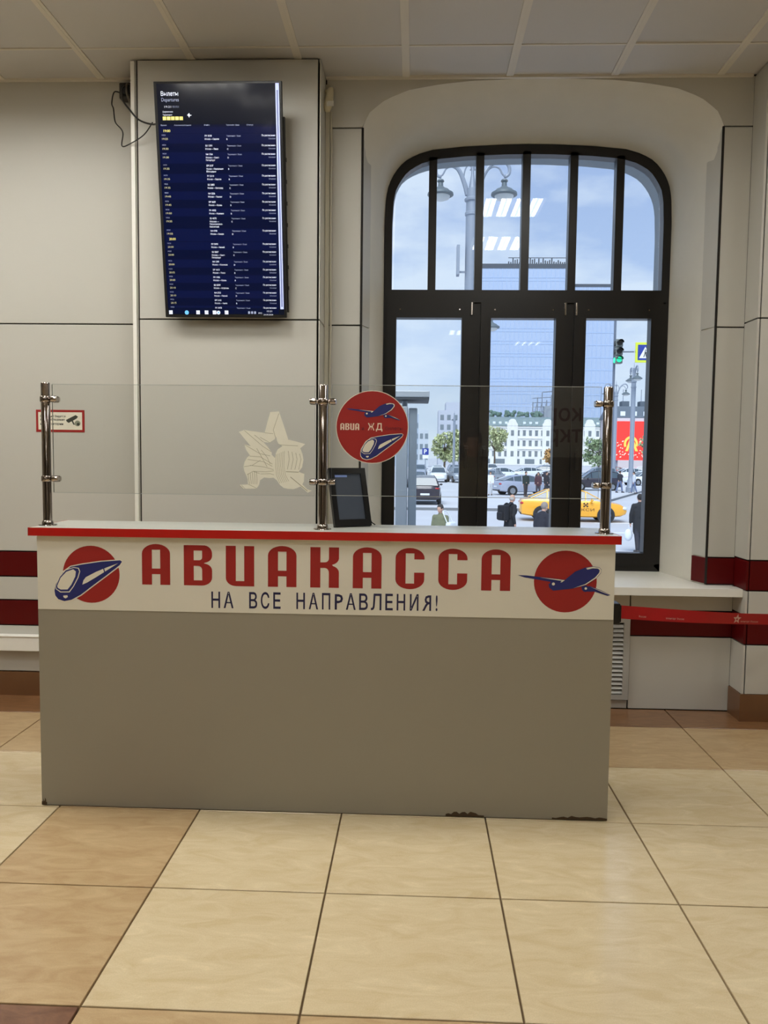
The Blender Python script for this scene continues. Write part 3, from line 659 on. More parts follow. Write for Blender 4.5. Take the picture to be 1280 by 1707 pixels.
# ---------------------------------------------------------------- vent grille
vg = thing('vent_grille', 'pale grey louvred radiator grille low on the wall behind the counter', 'vent grille', (.985, YW-.01, .05))
gx0, gx1, gz0, gz1 = .70, 1.286, .060, .556
o_ = [(gx0, gz0), (gx1, gz0), (gx1, gz1), (gx0, gz1)]; i_ = [(gx0+.03, gz0+.03), (gx1-.036, gz0+.03), (gx1-.036, gz1-.03), (gx0+.03, gz1-.03)]
M_grille = mat('grille_grey', srgb(176, 174, 168), .45, .1)
MB().prism([o_, i_], lambda x, z: (x, YW-.020, z), lambda x, z: (x, YW-.001, z)).build('frame', M_grille, vg)
MB().box(gx0+.02, gx1-.03, YW-.003, YW-.001, gz0+.02, gz1-.02).build('backing', M_black, vg)
ns = 16
for k in range(ns):
    z = gz0+.036+(gz1-gz0-.072)*(k+.5)/ns
    MB().add([(gx0+.028, YW-.019, z-.012), (gx1-.034, YW-.019, z-.012), (gx1-.034, YW-.006, z+.007), (gx0+.028, YW-.006, z+.007), (gx0+.028, YW-.0175, z-.013), (gx1-.034, YW-.0175, z-.013), (gx1-.034, YW-.0045, z+.006), (gx0+.028, YW-.0045, z+.006)],
             [(0,1,2,3),(4,7,6,5),(0,4,5,1),(1,5,6,2),(2,6,7,3),(3,7,4,0)]).build('slat', M_grille, vg)

# ---------------------------------------------------------------- timetable screen
tv0 = Vector((-1.397, 4.45, 2.252)); TU = Vector((1, 0, 0)); TV_ = Vector((0, -.18, 1.182)).normalized(); TN = TU.cross(TV_)
TVW, TVH = .675, 1.1957
tvf = lambda u, v, w=0: tv0+TU*u+TV_*v+TN*w
tv = thing('departures_screen', 'tall black screen with blue flight departures list, tilted forward on the pier', 'screen', (-1.06, 4.45, 2.25))
m = MB(); m.fbox(tvf, 0, TVW, 0, TVH, -.022, 0); m.build('housing', M_black, tv, bevel=.003)
m = MB(); m.fbox(tvf, .07, TVW-.07, .14, TVH-.16, -.05, -.021); m.build('back_cover', M_black, tv, bevel=.01)
m = MB(); m.fbox(tvf, .10, .16, .25, 1.02, -.062, -.049); m.fbox(tvf, TVW-.16, TVW-.10, .25, 1.02, -.062, -.049); m.box(-1.20, -.92, 4.503, 4.516, 2.55, 3.25)
for x in (-1.17, -.95):
    for z in (2.62, 3.15): m.box(x-.012, x+.012, 4.34 if z > 3 else 4.42, 4.507, z-.02, z+.02)
m.build('wall_bracket', M_black, tv)
m = MB(); m.fbox(tvf, TVW-.010, TVW+.006, .03, 1.03, -.055, -.03)
for k in range(7): m.fbox(tvf, TVW+.003, TVW+.010, .15+.11*k, .17+.11*k, -.05, -.036)
m.build('port_strip', mat('dusty_black', srgb(44, 40, 34), .7, 0, .3, 80), tv)
M_scr = mat('screen_navy', (.0015, .0025, .010), .12, 0, 0, emit=1.0, emc=(.002, .004, .024), coat=.3)
M_scr2 = mat('screen_navy_band', (.0015, .0025, .012), .12, 0, 0, emit=1.0, emc=(.003, .006, .040), coat=.3)
M_scr3 = mat('screen_dark', (.002, .003, .006), .12, 0, 0, emit=1.0, emc=(.004, .006, .014), coat=.3)
S0, S1, S2, S3 = .016, TVW-.012, .016, TVH-.012
m = MB(); m.fbox(tvf, S0, S1, S2, S3, 0, .0006); scr = m.build('screen', M_scr, tv)
# photo coordinates on the screen face -> screen plane
def uv(px, py):
    t = (py-135)/394.0; v = TVH*(1-t); l = 255+21*t; w = 212-8*t; return ((px-l)/w*TVW, v)
sfn = lambda d: (lambda u, v: tvf(u, v, .0006+d))
def bar(mb, x0, y0, x1, y1, d=.0006, mi=0):
    u0, v0 = uv(x0, y0); u1, v1 = uv(x1, y1); mb.flat([[(u0, v0), (u1, v0), (u1, v1), (u0, v1)]], sfn(d), mi)
m = MB(); m.flat([[(S0, uv(0, 204)[1]), (S1, uv(0, 204)[1]), (S1, S3), (S0, S3)]], sfn(.0003)); m.build('header_band', M_scr3, scr)
m = MB(); m.flat([[(S0, S2), (S1, S2), (S1, uv(0, 512)[1]), (S0, uv(0, 512)[1])]], sfn(.0003)); m.build('task_bar', M_scr3, scr)
rows = [221.5,237.5,251.5,270,287,301.5,316,330,344,357.5,378.5,None,401,414.5,431,445,458,471.5,485,498,511.5]
m = MB()
for k, y in enumerate(rows):
    if y is None or k % 2: continue
    y2 = rows[k+1] if k+1 < len(rows) and rows[k+1] else y+14
    m.flat([[(S0+.008, uv(0, y2-3)[1]), (S1-.03, uv(0, y2-3)[1]), (S1-.03, uv(0, y-3)[1]), (S0+.008, uv(0, y-3)[1])]], sfn(.0003))
for y0, y1 in ((208, 218), (388, 397)): m.flat([[(S0+.008, uv(0, y1)[1]), (S1-.03, uv(0, y1)[1]), (S1-.03, uv(0, y0)[1]), (S0+.008, uv(0, y0)[1])]], sfn(.0004))
m.build('row_band', M_scr2, scr)
E_ = lambda n, c, s: mat(n, c, .5, 0, 0, emit=s)
M_tw = E_('screen_white', (.75, .8, .95), .42); M_tg = E_('screen_grey', (.35, .4, .6), .28); M_ty = E_('screen_yellow', (.8, .72, .2), .5); M_td = E_('screen_dim_yellow', (.62, .60, .34), .30); M_tb = E_('screen_lilac', (.55, .62, .95), .55); M_tc = E_('screen_cyan', (.15, .5, .9), .6)
w = MB(); g = MB(); yl = MB()
def tt(mb, s, px, py, h, width=None, **k):
    u, v = uv(px, py); put_text(mb, s, sfn(.0008), u, v, h, width=width, **k)
tt(w, 'Вылеты', 268, 158, .030, .092, bold=.015); tt(g, 'Departures', 269, 167, .026, .092); tt(w, '19:21', 274, 177, .014, .035); tt(g, 'МСК UTC+3', 287, 177, .013, .035)
tt(w, 'Шереметьево', 271, 184.5, .011, .055); tt(w, 'Терминал', 271, 189.5, .011, .05)
for k, ch in enumerate('ABCDE'):
    q = MB(); bar(q, 271+6.9*k, 191, 277.2+6.9*k, 196.8); q.build('terminal_badge', M_ty, scr); tt(g, ch, 272.8+6.9*k, 196, .014)
pf = lambda x, y: uv(x, y); w.flat([[pf(*q) for q in ((311.5,189),(315,185.5),(316,188.3),(319.5,189),(316,190.2),(315,193.2),(313.6,190.4))]], sfn(.0008)); tt(g, 'Время', 268, 206, .010, .03); tt(g, 'Авиакомпания', 290, 206, .010, .09); tt(g, 'Рейс', 340, 206, .010, .03); tt(g, 'Терминал / Зона', 376, 206, .010, .07); tt(g, 'Статус', 410, 206, .010, .035)
for q_, x_, y_ in (('19:00', 272.5, 216), ('20:00', 282, 395)):
    q = MB(); tt(q, q_, x_, y_, .0175, .036, bold=.01); q.build('hour_heading', M_ty, scr)
times = '19:25 19:30 19:30 19:35 19:35 19:35 19:40 19:45 19:50 19:55 19:55 - 20:00 20:00 20:00 20:05 20:05 20:10 20:10 20:15 20:15'.split()
cities = ['Саратов', 'Пенза', 'Санкт-', 'Минеральные', 'Саратов', 'Волгоград', 'Ташкент', 'Казань', 'Мурманск', '', 'Самара', '', 'Нижний', 'Санкт-', 'Махачкала', 'Томск', 'Казань', 'Астрахань', 'Мирный', 'Анапа', '']
for k, y in enumerate(rows):
    if y is None: continue
    sx = (y-221)/394*21
    tt(g, 'МСК', 269.5+sx, y+.5, .009, .02)
    if k < 20: q = MB(); tt(q, times[k], 270+sx*1.02, y+7, .0135, .031); q.build('departure_time', M_td, scr)
    fx = 341+(y-221)*.066
    tt(w, '%s %d' % (('FV', 'SU', 'N4', 'DP')[k % 4], 1018+(k*373) % 5000), fx, y+2, .0125, .036, bold=.012)
    if k < 20: tt(w, 'Москва — '+cities[k], fx, y+7.2, .0115, .05+.006*len(cities[k])*.6, bold=.008)
    ex_ = {2: ['Петербург'], 3: ['Воды'], 9: ['Петропавловск-', 'Камчатский'], 13: ['Петербург']}.get(k, [])
    for q, s in enumerate(ex_): tt(w, s, fx, y+11.5+4.4*q, .0115, .05 if q or len(s) < 12 else .07, bold=.008)
    tt(g, 'Терминал / Зона', fx+36, y+2, .010, .075)
    if k < 20: tt(w, 'BCDB'[k % 4], fx+36, y+7.4, .011, bold=.01)
    rx = 457.5+(y-221)*.018
    tt(w, 'По расписанию', rx, y+1.6, .0120, None, align='RIGHT', xs=.80, bold=.01)
    if k < 20: tt(g, 'Scheduled', rx, y+6.6, .0105, None, align='RIGHT', xs=.85)
tt(w, '15:21', 447, 519, .012, .028); tt(w, '24.09.2024', 441.5, 525, .011, .052); tt(w, 'РУС', 433, 522.5, .011, .02)
for x in (285, 331, 345.3, 358.8, 379): bar(w, x-3.2, 516.8, x+3.2, 523.6)
for x in (417, 422, 427): bar(g, x-1.8, 518, x+1.8, 522.5)
w.build('white_text', M_tw, scr); g.build('grey_text', M_tg, scr)
c = MB(); ic = lambda x, y, r: [(uv(x, y)[0]+r*math.cos(t*PI/8), uv(x, y)[1]+r*math.sin(t*PI/8)) for t in range(16)]
c.flat([ic(312, 520.5, .0115)], sfn(.001)); c.flat([ic(365.5, 520.5, .0105)], sfn(.001), 1); c.flat([ic(365.5, 520.5, .0045)], sfn(.0012)); c.build('task_icons', [M_tc, M_tw], scr)
c = MB(); sx0, sx1 = .950*TVW, .978*TVW; c.flat([[(sx0, uv(0, 514)[1]), (sx1, uv(0, 514)[1]), (sx1, uv(0, 139)[1]), (sx0, uv(0, 139)[1])]], sfn(.0008)); c.flat([[(sx0+.006, uv(0, 510)[1]), (sx1-.006, uv(0, 510)[1]), (sx1-.006, uv(0, 150)[1]), (sx0+.006, uv(0, 150)[1])]], sfn(.001), 1)
c.build('scroll_bar', [M_tb, E_('scroll_shade', (.18, .22, .4), .35)], scr)

# power box and leads beside the pier
pb = thing('power_box', 'dark socket box with dangling black leads beside the pier', 'socket box', (-1.685, YW-.03, 3.53))
MB().box(-1.735, -1.640, YW-.065, YW-.002, 3.535, 3.622).build('box', mat('dark_grey_plastic', srgb(46, 42, 38), .5), pb, bevel=.006)
MB().box(-1.72, -1.655, YW-.085, YW-.064, 3.55, 3.60).build('plug', M_black, pb, bevel=.004)
def smooth_path(P, k=6):
    P = [Vector(p) for p in P]; out_ = []
    for i in range(len(P)-1):
        a, b_, c_, d_ = P[max(i-1, 0)], P[i], P[i+1], P[min(i+2, len(P)-1)]
        for t in range(k):
            s = t/k; out_.append(.5*((2*b_)+(c_-a)*s+(2*a-5*b_+4*c_-d_)*s*s+(-a+3*b_-3*c_+d_)*s**3))
    return out_+[P[-1]]
MB().tube(smooth_path([(-1.735, 4.72, 3.575), (-1.765, 4.70, 3.57), (-1.772, 4.68, 3.50), (-1.755, 4.66, 3.46), (-1.738, 4.64, 3.38), (-1.69, 4.60, 3.325), (-1.665, 4.56, 3.28), (-1.655, 4.515, 3.20), (-1.61, 4.505, 3.205), (-1.52, 4.48, 3.245), (-1.46, 4.45, 3.30)]), .0035, 6).build('lead', M_cable, pb, smooth=60)
MB().tube(smooth_path([(-1.685, 4.69, 3.60), (-1.69, 4.63, 3.56), (-1.665, 4.56, 3.47), (-1.61, 4.505, 3.395), (-1.55, 4.49, 3.33), (-1.46, 4.44, 3.285), (-1.40, 4.38, 3.27)]), .005, 6).build('lead', M_cable, pb, smooth=60)
MB().tube(smooth_path([(-1.67, 4.70, 3.60), (-1.68, 4.67, 3.60), (-1.675, 4.66, 3.54), (-1.66, 4.70, 3.47), (-1.64, 4.74, 3.40)]), .006, 6).build('lead', mat('grey_cable', srgb(120, 112, 100), .5), pb, smooth=60)
# motion detector and conduit right of the pier
md = thing('motion_detector', 'small ivory motion detector on a swivel high beside the pier', 'detector', (-.50, 4.70, 3.45))
db = MB(); prof = [(-.026, -.064, .014), (-.028, -.05, .024), (-.022, -.02, .026), (-.014, .02, .022), (-.008, .055, .018), (-.004, .064, .012)]
n = 12; vs = []
for cx_, z, r in prof:
    for j in range(n):
        a = 2*PI*j/n; vs.append((-.505+cx_+r*math.cos(a)*1.05, 4.685+r*math.sin(a)*.9, 3.515+z))
db.add(vs, [(i*n+j, i*n+(j+1) % n, (i+1)*n+(j+1) % n, (i+1)*n+j) for i in range(len(prof)-1) for j in range(n)]+[tuple(range(n))[::-1], tuple((len(prof)-1)*n+j for j in range(n))])
db.build('body', M_ivory, md, smooth=45)
MB().box(-.533, -.492, 4.662, 4.667, 3.47, 3.50).build('lens', M_white, md, bevel=.004)
MB().tube([(-.545, 4.70, 3.565), (-.520, 4.70, 3.565)], .011, 10).tube([(-.525, 4.70, 3.565), (-.515, 4.69, 3.55)], .008, 8).build('swivel', M_ivory, md)
cd = MB(); cd.box(-.546, -.522, 4.735, YW-.0005, .9, 3.62); cd.tube(smooth_path([(-.515, 4.735, 3.47), (-.512, 4.74, 3.3), (-.514, 4.745, 2.7), (-.510, 4.745, 2.3), (-.514, 4.745, 1.9), (-.515, 4.75, .95)]), .006, 8)
tag(cd.build('cable_conduit', mat('ivory_trunking', srgb(200, 194, 176), .45)), 'thin ivory cable conduit running down beside the pier', 'conduit')
# video surveillance notice
nt_ = thing('camera_notice', 'small red bordered video surveillance notice on the grey wall', 'notice', (-2.14, YW, 1.62))
wfn = lambda d: (lambda u, v: (u, YW-.0005-d, v))
MB().box(-2.288, -1.992, YW-.002, YW-.0002, 1.619, 1.752).build('red_border', M_vinyl, nt_)
MB().box(-2.274, -2.006, YW-.0026, YW-.0018, 1.633, 1.738).build('white_field', M_vwhite, nt_)
m = MB(); put_text(m, 'Внимание! Ведется', wfn(.0024), -2.262, 1.707, .019, width=.155, bold=.012); put_text(m, 'видеонаблюдение', wfn(.0024), -2.262, 1.688, .019, width=.15, bold=.012); put_text(m, 'на территории', wfn(.0024), -2.262, 1.662, .019, width=.14, bold=.012); m.build('lettering', M_black, nt_)
m = MB(); m.flat([[(-2.105, 1.692), (-2.045, 1.722), (-2.03, 1.712), (-2.04, 1.70), (-2.088, 1.674), (-2.10, 1.682)]], wfn(.0024)); m.flat([[(-2.07, 1.684), (-2.062, 1.688), (-2.05, 1.664), (-2.06, 1.664)]], wfn(.0024))
m.flat([[(-2.034+.018*math.cos(t*PI/8), 1.672+.017*math.sin(t*PI/8)) for t in range(16)]], wfn(.0026), 1); m.flat([[(-2.030+.009*math.cos(t*PI/8), 1.667+.009*math.sin(t*PI/8)) for t in range(16)]], wfn(.0028)); m.build('camera_picture', [mat('print_grey', srgb(60, 62, 54), .5), mat('print_pale', srgb(140, 144, 124), .5)], nt_)

# ================================================================ the square outside
GZ = -1.4
def emat(n, c, r=.6, **k): return mat(n, c, r, **k)
M_asph = mat('pale_asphalt', srgb(194, 197, 202), .75, 0, .10, .6, 0, 0, detail=8)
M_lot = mat('lot_asphalt', srgb(202, 205, 210), .75, 0, .10, .5, detail=8)
M_kerb = mat('granite_kerb', srgb(196, 198, 200), .7, 0, .1, 6)
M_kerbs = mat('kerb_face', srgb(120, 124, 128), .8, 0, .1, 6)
M_paint = mat('road_paint', srgb(235, 238, 240), .6)
gr = MB().box(-300, 500, 5.66, 900, GZ-.3, GZ).build('ground', M_asph, loc=(0, 60, GZ)); struct(gr)
lot = [(-80, 41.0), (4.9, 42.7), (7.6, 44.0), (10.0, 47.3), (12.4, 52.2), (22.6, 76.7), (60, 165), (60, 240), (-80, 240)]
pk = MB(); pk.prism([lot], lambda x, y: (x, y, GZ), lambda x, y: (x, y, GZ+.10), 0); pk = pk.build('pavement', M_lot, loc=(0, 60, GZ)); struct(pk)
for (ax, ay), (bx, by) in zip(lot[:6], lot[1:7]):
    d = Vector((bx-ax, by-ay, 0)); nn = Vector((-d.y, d.x, 0)).normalized()*.35; ln_ = d.length; k = max(1, int(ln_/6))
    for q in range(k):
        a = Vector((ax, ay, 0))+d*(q/k); c = Vector((ax, ay, 0))+d*((q+1)/k)*.9995; P = [a-nn*.1, c-nn*.1, c+nn, a+nn]
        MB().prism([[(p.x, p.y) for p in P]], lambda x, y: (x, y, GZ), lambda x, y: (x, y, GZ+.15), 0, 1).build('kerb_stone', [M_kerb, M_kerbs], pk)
for x0, x1, y0, y1 in ((8.0, 16, 35.7, 36.0), (6.9, 14, 31.1, 31.4), (-8, 3, 31.4, 31.6)):
    MB().box(x0, x1, y0, y1, GZ+.001, GZ+.006).build('road_line', M_paint, gr)

# ---- street lamps -----------------------------------------------------------------
M_lpost = mat('grey_lamp_metal', srgb(146, 156, 170), .5, .2, .06, 8)
M_ldark = mat('lamp_hood_green_grey', srgb(104, 116, 122), .5, .2)
M_lglob = mat('lamp_bowl', srgb(200, 205, 205), .3)
def street_lamp(x, y, hz, label, arms=((-1, 0), (1, 0)), s=1.0, grp='street lamps on the square', panel_=True):
    """hz: height of the lamp bowls above the ground"""
    t = thing('street_lamp', label, 'street lamp', (x, y, GZ), 0, grp)
    r = .125*s; top = hz+.35*s
    pt = top-.30*s
    p = MB().lathe([(r*1.9, 0), (r*1.9, .5), (r*1.5, .6), (r*1.35, 1.1), (r*1.1, 1.2), (r, 1.4), (r, pt-.55*s), (r*1.16, pt-.53*s), (r*1.16, pt-.48*s), (r*1.0, pt-.46*s), (r*.98, pt-.26*s), (r*1.25, pt-.24*s), (r*1.28, pt-.20*s), (r*.95, pt-.17*s), (r*.98, pt), (r*.6, pt+.02), (r*.26, pt+.30*s), (r*.22, pt+.45*s), (r*.5, pt+.50*s), (r*.2, pt+.56*s), (0, pt+.85*s)], (0, 0, 0), 18)
    p.build('post', M_lpost, t, smooth=35, local=True)
    for dx, dy in arms:
        w = .655*s; f = lambda a, z: (dx*a, dy*a, top+z)
        A = smooth_path([f(.10*s, -.42*s), f(.16*s, -.20*s), f(.27*s, .06*s), f(.44*s, .24*s), f(.62*s, .27*s), f(.74*s, .16*s), f(.75*s, .02*s), f(.68*s, -.05*s), f(w, -.02*s)], 5)
        m = MB().tube(A, [.05*s-.022*s*k/len(A) for k in range(len(A))], 8)
        m.tube(smooth_path([f(.30*s, .08*s), f(.42*s, .15*s), f(.54*s, .12*s), f(.60*s, .02*s), f(.63*s, -.02*s)], 5), .02*s, 6)
        m.tube(smooth_path([f(.19*s, -.12*s), f(.16*s, .08*s), f(.10*s, .18*s), f(.03*s, .15*s), f(.05*s, .08*s)], 5), .018*s, 6)
        arm = m.build('arm', M_lpost, t, smooth=40, local=True); c = (dx*w, dy*w, top)
        MB().tube([(c[0], c[1], top-.02*s), (c[0], c[1], top-.12*s)], .014*s, 6).build('hanger', M_lpost, arm, local=True)
        hd = MB().lathe([(0, -.10*s), (.06*s, -.11*s), (.075*s, -.14*s), (.05*s, -.17*s), (.055*s, -.24*s), (.10*s, -.28*s), (.17*s, -.31*s), (.20*s, -.345*s), (.265*s, -.38*s), (.27*s, -.42*s), (.23*s, -.44*s), (0, -.43*s)], c, 20).build('hood', M_ldark, arm, smooth=35, local=True)
        MB().lathe([(.20*s, -.435*s), (.18*s, -.49*s), (.10*s, -.52*s), (0, -.525*s)], c, 18).build('bowl', M_lglob, arm, smooth=50, local=True)
    if panel_: MB().box(-.30*s, -.24*s, -.12, .12, top-2.05*s, top-1.45*s).box(-.26*s, -.1, -.01, .01, top-2.0*s, top-1.96*s).build('bracket_panel', M_lpost, t, local=True)
    return t
street_lamp(1.09, 17.0, 8.35, 'tall grey twin lamp post with scrolled arms right outside the window', ((-1, 0), (1, 0)))
street_lamp(1.54, 24.0, 6.75, 'lamp post with one hanging lamp, half hidden behind the window mullion', ((1, 0),), .95, panel_=False)
t_ = street_lamp(17.53, 66.0, 9.3, 'tall grey lamp post beside the red video wall', ((0, -1), (0, 1)), 1.5, panel_=False)
street_lamp(26.9, 110, 11.6, 'distant twin lamp post with curled arms behind the traffic light', ((-1, 0), (1, 0)), 2.0, panel_=False)
street_lamp(4.25, 90, 7.0, 'slim pale lamp post in front of the leafy trees', ((0, 1),), 1.1, panel_=False)

# ---- canopy post just outside -------------------------------------------------------
M_pyl = mat('brushed_grey_panel', srgb(206, 214, 220), .5, .2, .05, 3)
cp = thing('canopy_pylon', 'grey panelled pylon with a flat cap just outside the glass', 'pylon', (-.10, 8.2, GZ))
MB().box(-.20, -.085, 8.0, 8.45, GZ, 1.99).build('front_leaf', M_pyl, cp, bevel=.01)
MB().box(-.075, .01, 8.04, 8.45, GZ, 1.975).build('side_leaf', mat('dark_grey_panel', srgb(168, 180, 190), .5, .2), cp, bevel=.01)
MB().box(-.60, .128, 7.95, 8.6, 2.075, 2.14).build('cap', M_pyl, cp, bevel=.008)
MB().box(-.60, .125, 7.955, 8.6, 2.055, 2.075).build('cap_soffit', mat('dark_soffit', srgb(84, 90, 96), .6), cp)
MB().tube([(-.12, 8.25, 1.95), (-.12, 8.25, 2.06)], .03, 10).build('cap_stem', M_pyl, cp)

# ---- traffic light and crossing sign ----------------------------------------------------
tl_ = thing('traffic_light', 'traffic light with a lit green lamp on a thin dark pole', 'traffic light', (7.31, 30.3, GZ))
MB().tube([(7.31, 30.3, GZ), (7.30, 30.3, 8.2)], .045, 10).build('pole', mat('dark_pole', srgb(104, 114, 130), .5), tl_)
M_sig = mat('signal_grey', srgb(120, 126, 122), .5); M_sigd = mat('signal_dark', srgb(40, 44, 44), .5)
for k, z in enumerate((5.70, 5.40, 5.10)):
    h = MB().box(7.27, 7.53, 29.95, 30.2, z-.145, z+.145).build('housing', M_sig, tl_, bevel=.03)
    MB().lathe([(0, -.002), (.10, -.002), (.10, 0)], (7.40, 29.95, z), 16, 0, 'y').build('lens', [mat('dead_lens', srgb(50, 46, 40), .3), None, mat('green_lens', (.02, .55, .25), .3, emit=1.2, emc=(.02, .9, .42))][2 if k == 2 else 0], h)
    MB().lathe([(.11, -.22), (.115, 0)], (7.40, 29.95, z), 16, 0, 'y', a0=0, a1=PI).build('visor', M_sigd, h)
    MB().lathe([(0, -.03), (.09, -.03), (.10, 0)], (7.265, 30.08, z-.02), 12, 0, 'x').build('side_lens', mat('green_lens', (.02, .55, .25), .3) if k == 2 else M_sigd, h)
MB().tube([(7.31, 30.3, 5.42), (8.01, 30.26, 5.42)], .025, 8).build('arm', mat('dark_pole', (0, 0, 0)), tl_)
cs = thing('crossing_sign', 'yellow bordered blue pedestrian crossing sign hung beside the traffic light', 'road sign', (8.40, 30.2, 5.02))
ry = 30.2; cfn = lambda d: (lambda u, v: (u, ry-d, v))
MB().box(8.04, 8.76, ry, ry+.03, 5.02, 5.76).build('yellow_board', mat('sign_yellow_green', srgb(214, 226, 70), .5), cs, bevel=.01)
MB().box(8.13, 8.67, ry-.006, ry, 5.11, 5.67).build('blue_field', mat('sign_blue', srgb(42, 62, 150), .5), cs)
m = MB(); m.flat([[(8.18, 5.18), (8.62, 5.18), (8.40, 5.60)]], cfn(.009)); m.build('white_triangle', M_paint, cs)
m = MB(); 
for lp in ([(8.385, 5.44), (8.415, 5.44), (8.43, 5.34), (8.40, 5.33), (8.375, 5.35)], [(8.375, 5.35), (8.40, 5.35), (8.37, 5.22), (8.335, 5.22)], [(8.40, 5.35), (8.425, 5.35), (8.465, 5.22), (8.43, 5.22)], [(8.43, 5.40), (8.47, 5.33), (8.455, 5.325), (8.42, 5.38)]): m.flat([lp], cfn(.012))
m.flat([[(8.405+.022*math.cos(t*PI/6), 5.475+.022*math.sin(t*PI/6)) for t in range(12)]], cfn(.012)); m.build('walking_figure', M_sigd, cs)
MB().box(8.041, 8.12, ry+.03, ry+.06, 5.38, 5.46).build('bracket', M_sigd, cs)
ps = thing('parking_sign', 'blue and white parking sign on a thin pole among the parked cars', 'road sign', (1.2, 100, GZ))
MB().tube([(1.2, 100.06, GZ), (1.2, 100.06, 2.4)], .05, 8).build('pole', M_lpost, ps)
MB().box(.80, 1.60, 100, 100.05, 1.62, 2.42).build('blue_board', mat('sign_blue', (0, 0, 0)), ps)
m = MB(); put_text(m, 'P', lambda u, v: (u, 99.99, v), 1.02, 1.76, .75, bold=.02); m.build('letter', M_paint, ps)
MB().box(.84, 1.56, 100, 100.05, 1.15, 1.58).build('white_board', M_paint, ps)

# ---- buildings -----------------------------------------------------------------------
M_bwhite = mat('white_stucco', srgb(232, 234, 232), .8, 0, .04, .3); M_bglass = mat('dark_window', srgb(122, 134, 142), .25, 0, .2, .4)
M_roof = mat('grey_green_roof', srgb(122, 142, 146), .7, 0, .08, .5); M_sky = mat('skylight', srgb(225, 235, 245), .2)
hs = thing('long_white_building', 'long white three storey building with a grey green mansard roof', 'building', (56, 296, GZ))
HY = 290
MB().box(22, 92, HY, HY+14, GZ, 12.6).build('wall', M_bwhite, hs)
MB().add([(21.6, HY-.5, 12.5), (92.4, HY-.5, 12.5), (92.4, HY+14.5, 12.5), (21.6, HY+14.5, 12.5), (21.6, HY+1.6, 15.0), (92.4, HY+1.6, 15.0), (92.4, HY+12.4, 15.0), (21.6, HY+12.4, 15.0), (21.6, HY+6, 16.0), (92.4, HY+6, 16.0)],
         [(0,1,5,4), (2,3,7,6), (1,2,6,5), (3,0,4,7), (4,5,9,8), (6,7,8,9), (5,6,9), (7,4,8), (0,3,2,1)]).build('mansard_roof', M_roof, hs)
for z in (11.9, 8.0, 4.2): MB().box(21.9, 92.1, HY-.35, HY, z, z+.35).build('cornice', M_bwhite, hs)
wm = {}
def cell(name, par, x, y, z, w, h, d, m, off):
    k = (name, w, h, d, m.name)
    if k not in wm: wm[k] = MB().box(-w/2, w/2, -d, 0, 0, h).mesh(name, m)
    o = bpy.data.objects.new(name, wm[k]); COL.objects.link(o); o.parent = par; o.location = Vector((x, y, z))-off; return o
ho = ORG[hs.name]
gab = (34.5, 47.1, 62.0, 76.0)
xw = 23.6; cols = []
while xw < 91.5: cols.append(xw); xw += 2.17
for k, x in enumerate(cols):
    for z in (9.0, 5.35, 1.6):
        wi = cell('window', hs, x, HY-.02, z, 1.0, 1.95, .06, M_bglass, ho)
        cell('window_hood', hs, x, HY-.02, z+2.0, 1.3, .18, .22, M_bwhite, ho)
    if all(abs(x-g_) > 2.2 for g_ in gab): cell('skylight', hs, x, HY+.45, 13.2, .95, .85, .5, M_sky, ho)
for g_ in gab:
    lp = [(-1.9, GZ), (1.9, GZ), (1.9, 13.2), (1.5, 13.6), (1.1, 14.6), (.5, 15.0), (-.5, 15.0), (-1.1, 14.6), (-1.5, 13.6), (-1.9, 13.2)]
    MB().prism([[(g_+a, z) for a, z in lp]], lambda x, z: (x, HY-.45, z), lambda x, z: (x, HY+2.5, z)).build('gable_bay', M_bwhite, hs)
    for z in (9.0, 5.35, 1.6): cell('window', hs, g_, HY-.46, z, 1.05, 1.95, .06, M_bglass, ho)
for k in range(12): cell('shop_window', hs, 25+k*5.3, HY-.02, -1.0, 3.4, 1.7, .08, M_bglass, ho)
# glass tower
M_tower = mat('blue_tower_glass', srgb(176, 192, 216), .25, .2, .05, .06); M_tline = mat('tower_grey_line', srgb(164, 184, 214), .5); M_tdark = mat('tower_roof_dark', srgb(74, 82, 92), .6)
tw = thing('glass_tower', 'tall pale blue glass office tower rising over the square', 'building', (58, 415, GZ))
TYY = 400
MB().box(25, 75.7, TYY, TYY+30, GZ, 93.2).build('main_block', M_tower, tw); MB().box(75.7, 97.6, TYY+3, TYY+30, GZ, 85.0).build('side_block', M_tower, tw)
MB().box(24.8, 75.9, TYY-.2, TYY+30, 93.2, 95.4).build('roof_parapet', M_tdark, tw); MB().box(75.9, 97.8, TYY+2.8, TYY+30, 85.0, 86.4).build('roof_parapet', M_tdark, tw)
m = MB()
for k in range(30): m.box(44+k*1.05, 44.5+k*1.05, TYY+2, TYY+3, 95.4, 95.4+R_.uniform(1.0, 3.4))
m.box(44, 75, TYY+2, TYY+2.3, 98.6, 98.9); m.build('roof_railing', M_tdark, tw)['kind'] = 'stuff'
to = ORG[tw.name]
z = 20.0
while z < 92:
    cell('floor_band', tw, 50.35, TYY, z, 50.8, .55, .12, M_tline, to); cell('floor_band', tw, 50.35, TYY, z+1.5, 50.8, .4, .12, M_tline, to)
    if z < 84: cell('floor_band', tw, 86.65, TYY+3, z, 21.9, .55, .12, M_tline, to)
    z += 6.1
x = 26.0
while x < 97:
    s_ = x > 75.7; cell('mullion', tw, x, TYY+(3 if s_ else 0), 0, .22, 85.0 if s_ else 93.2, .10, M_tline, to); x += 2.15
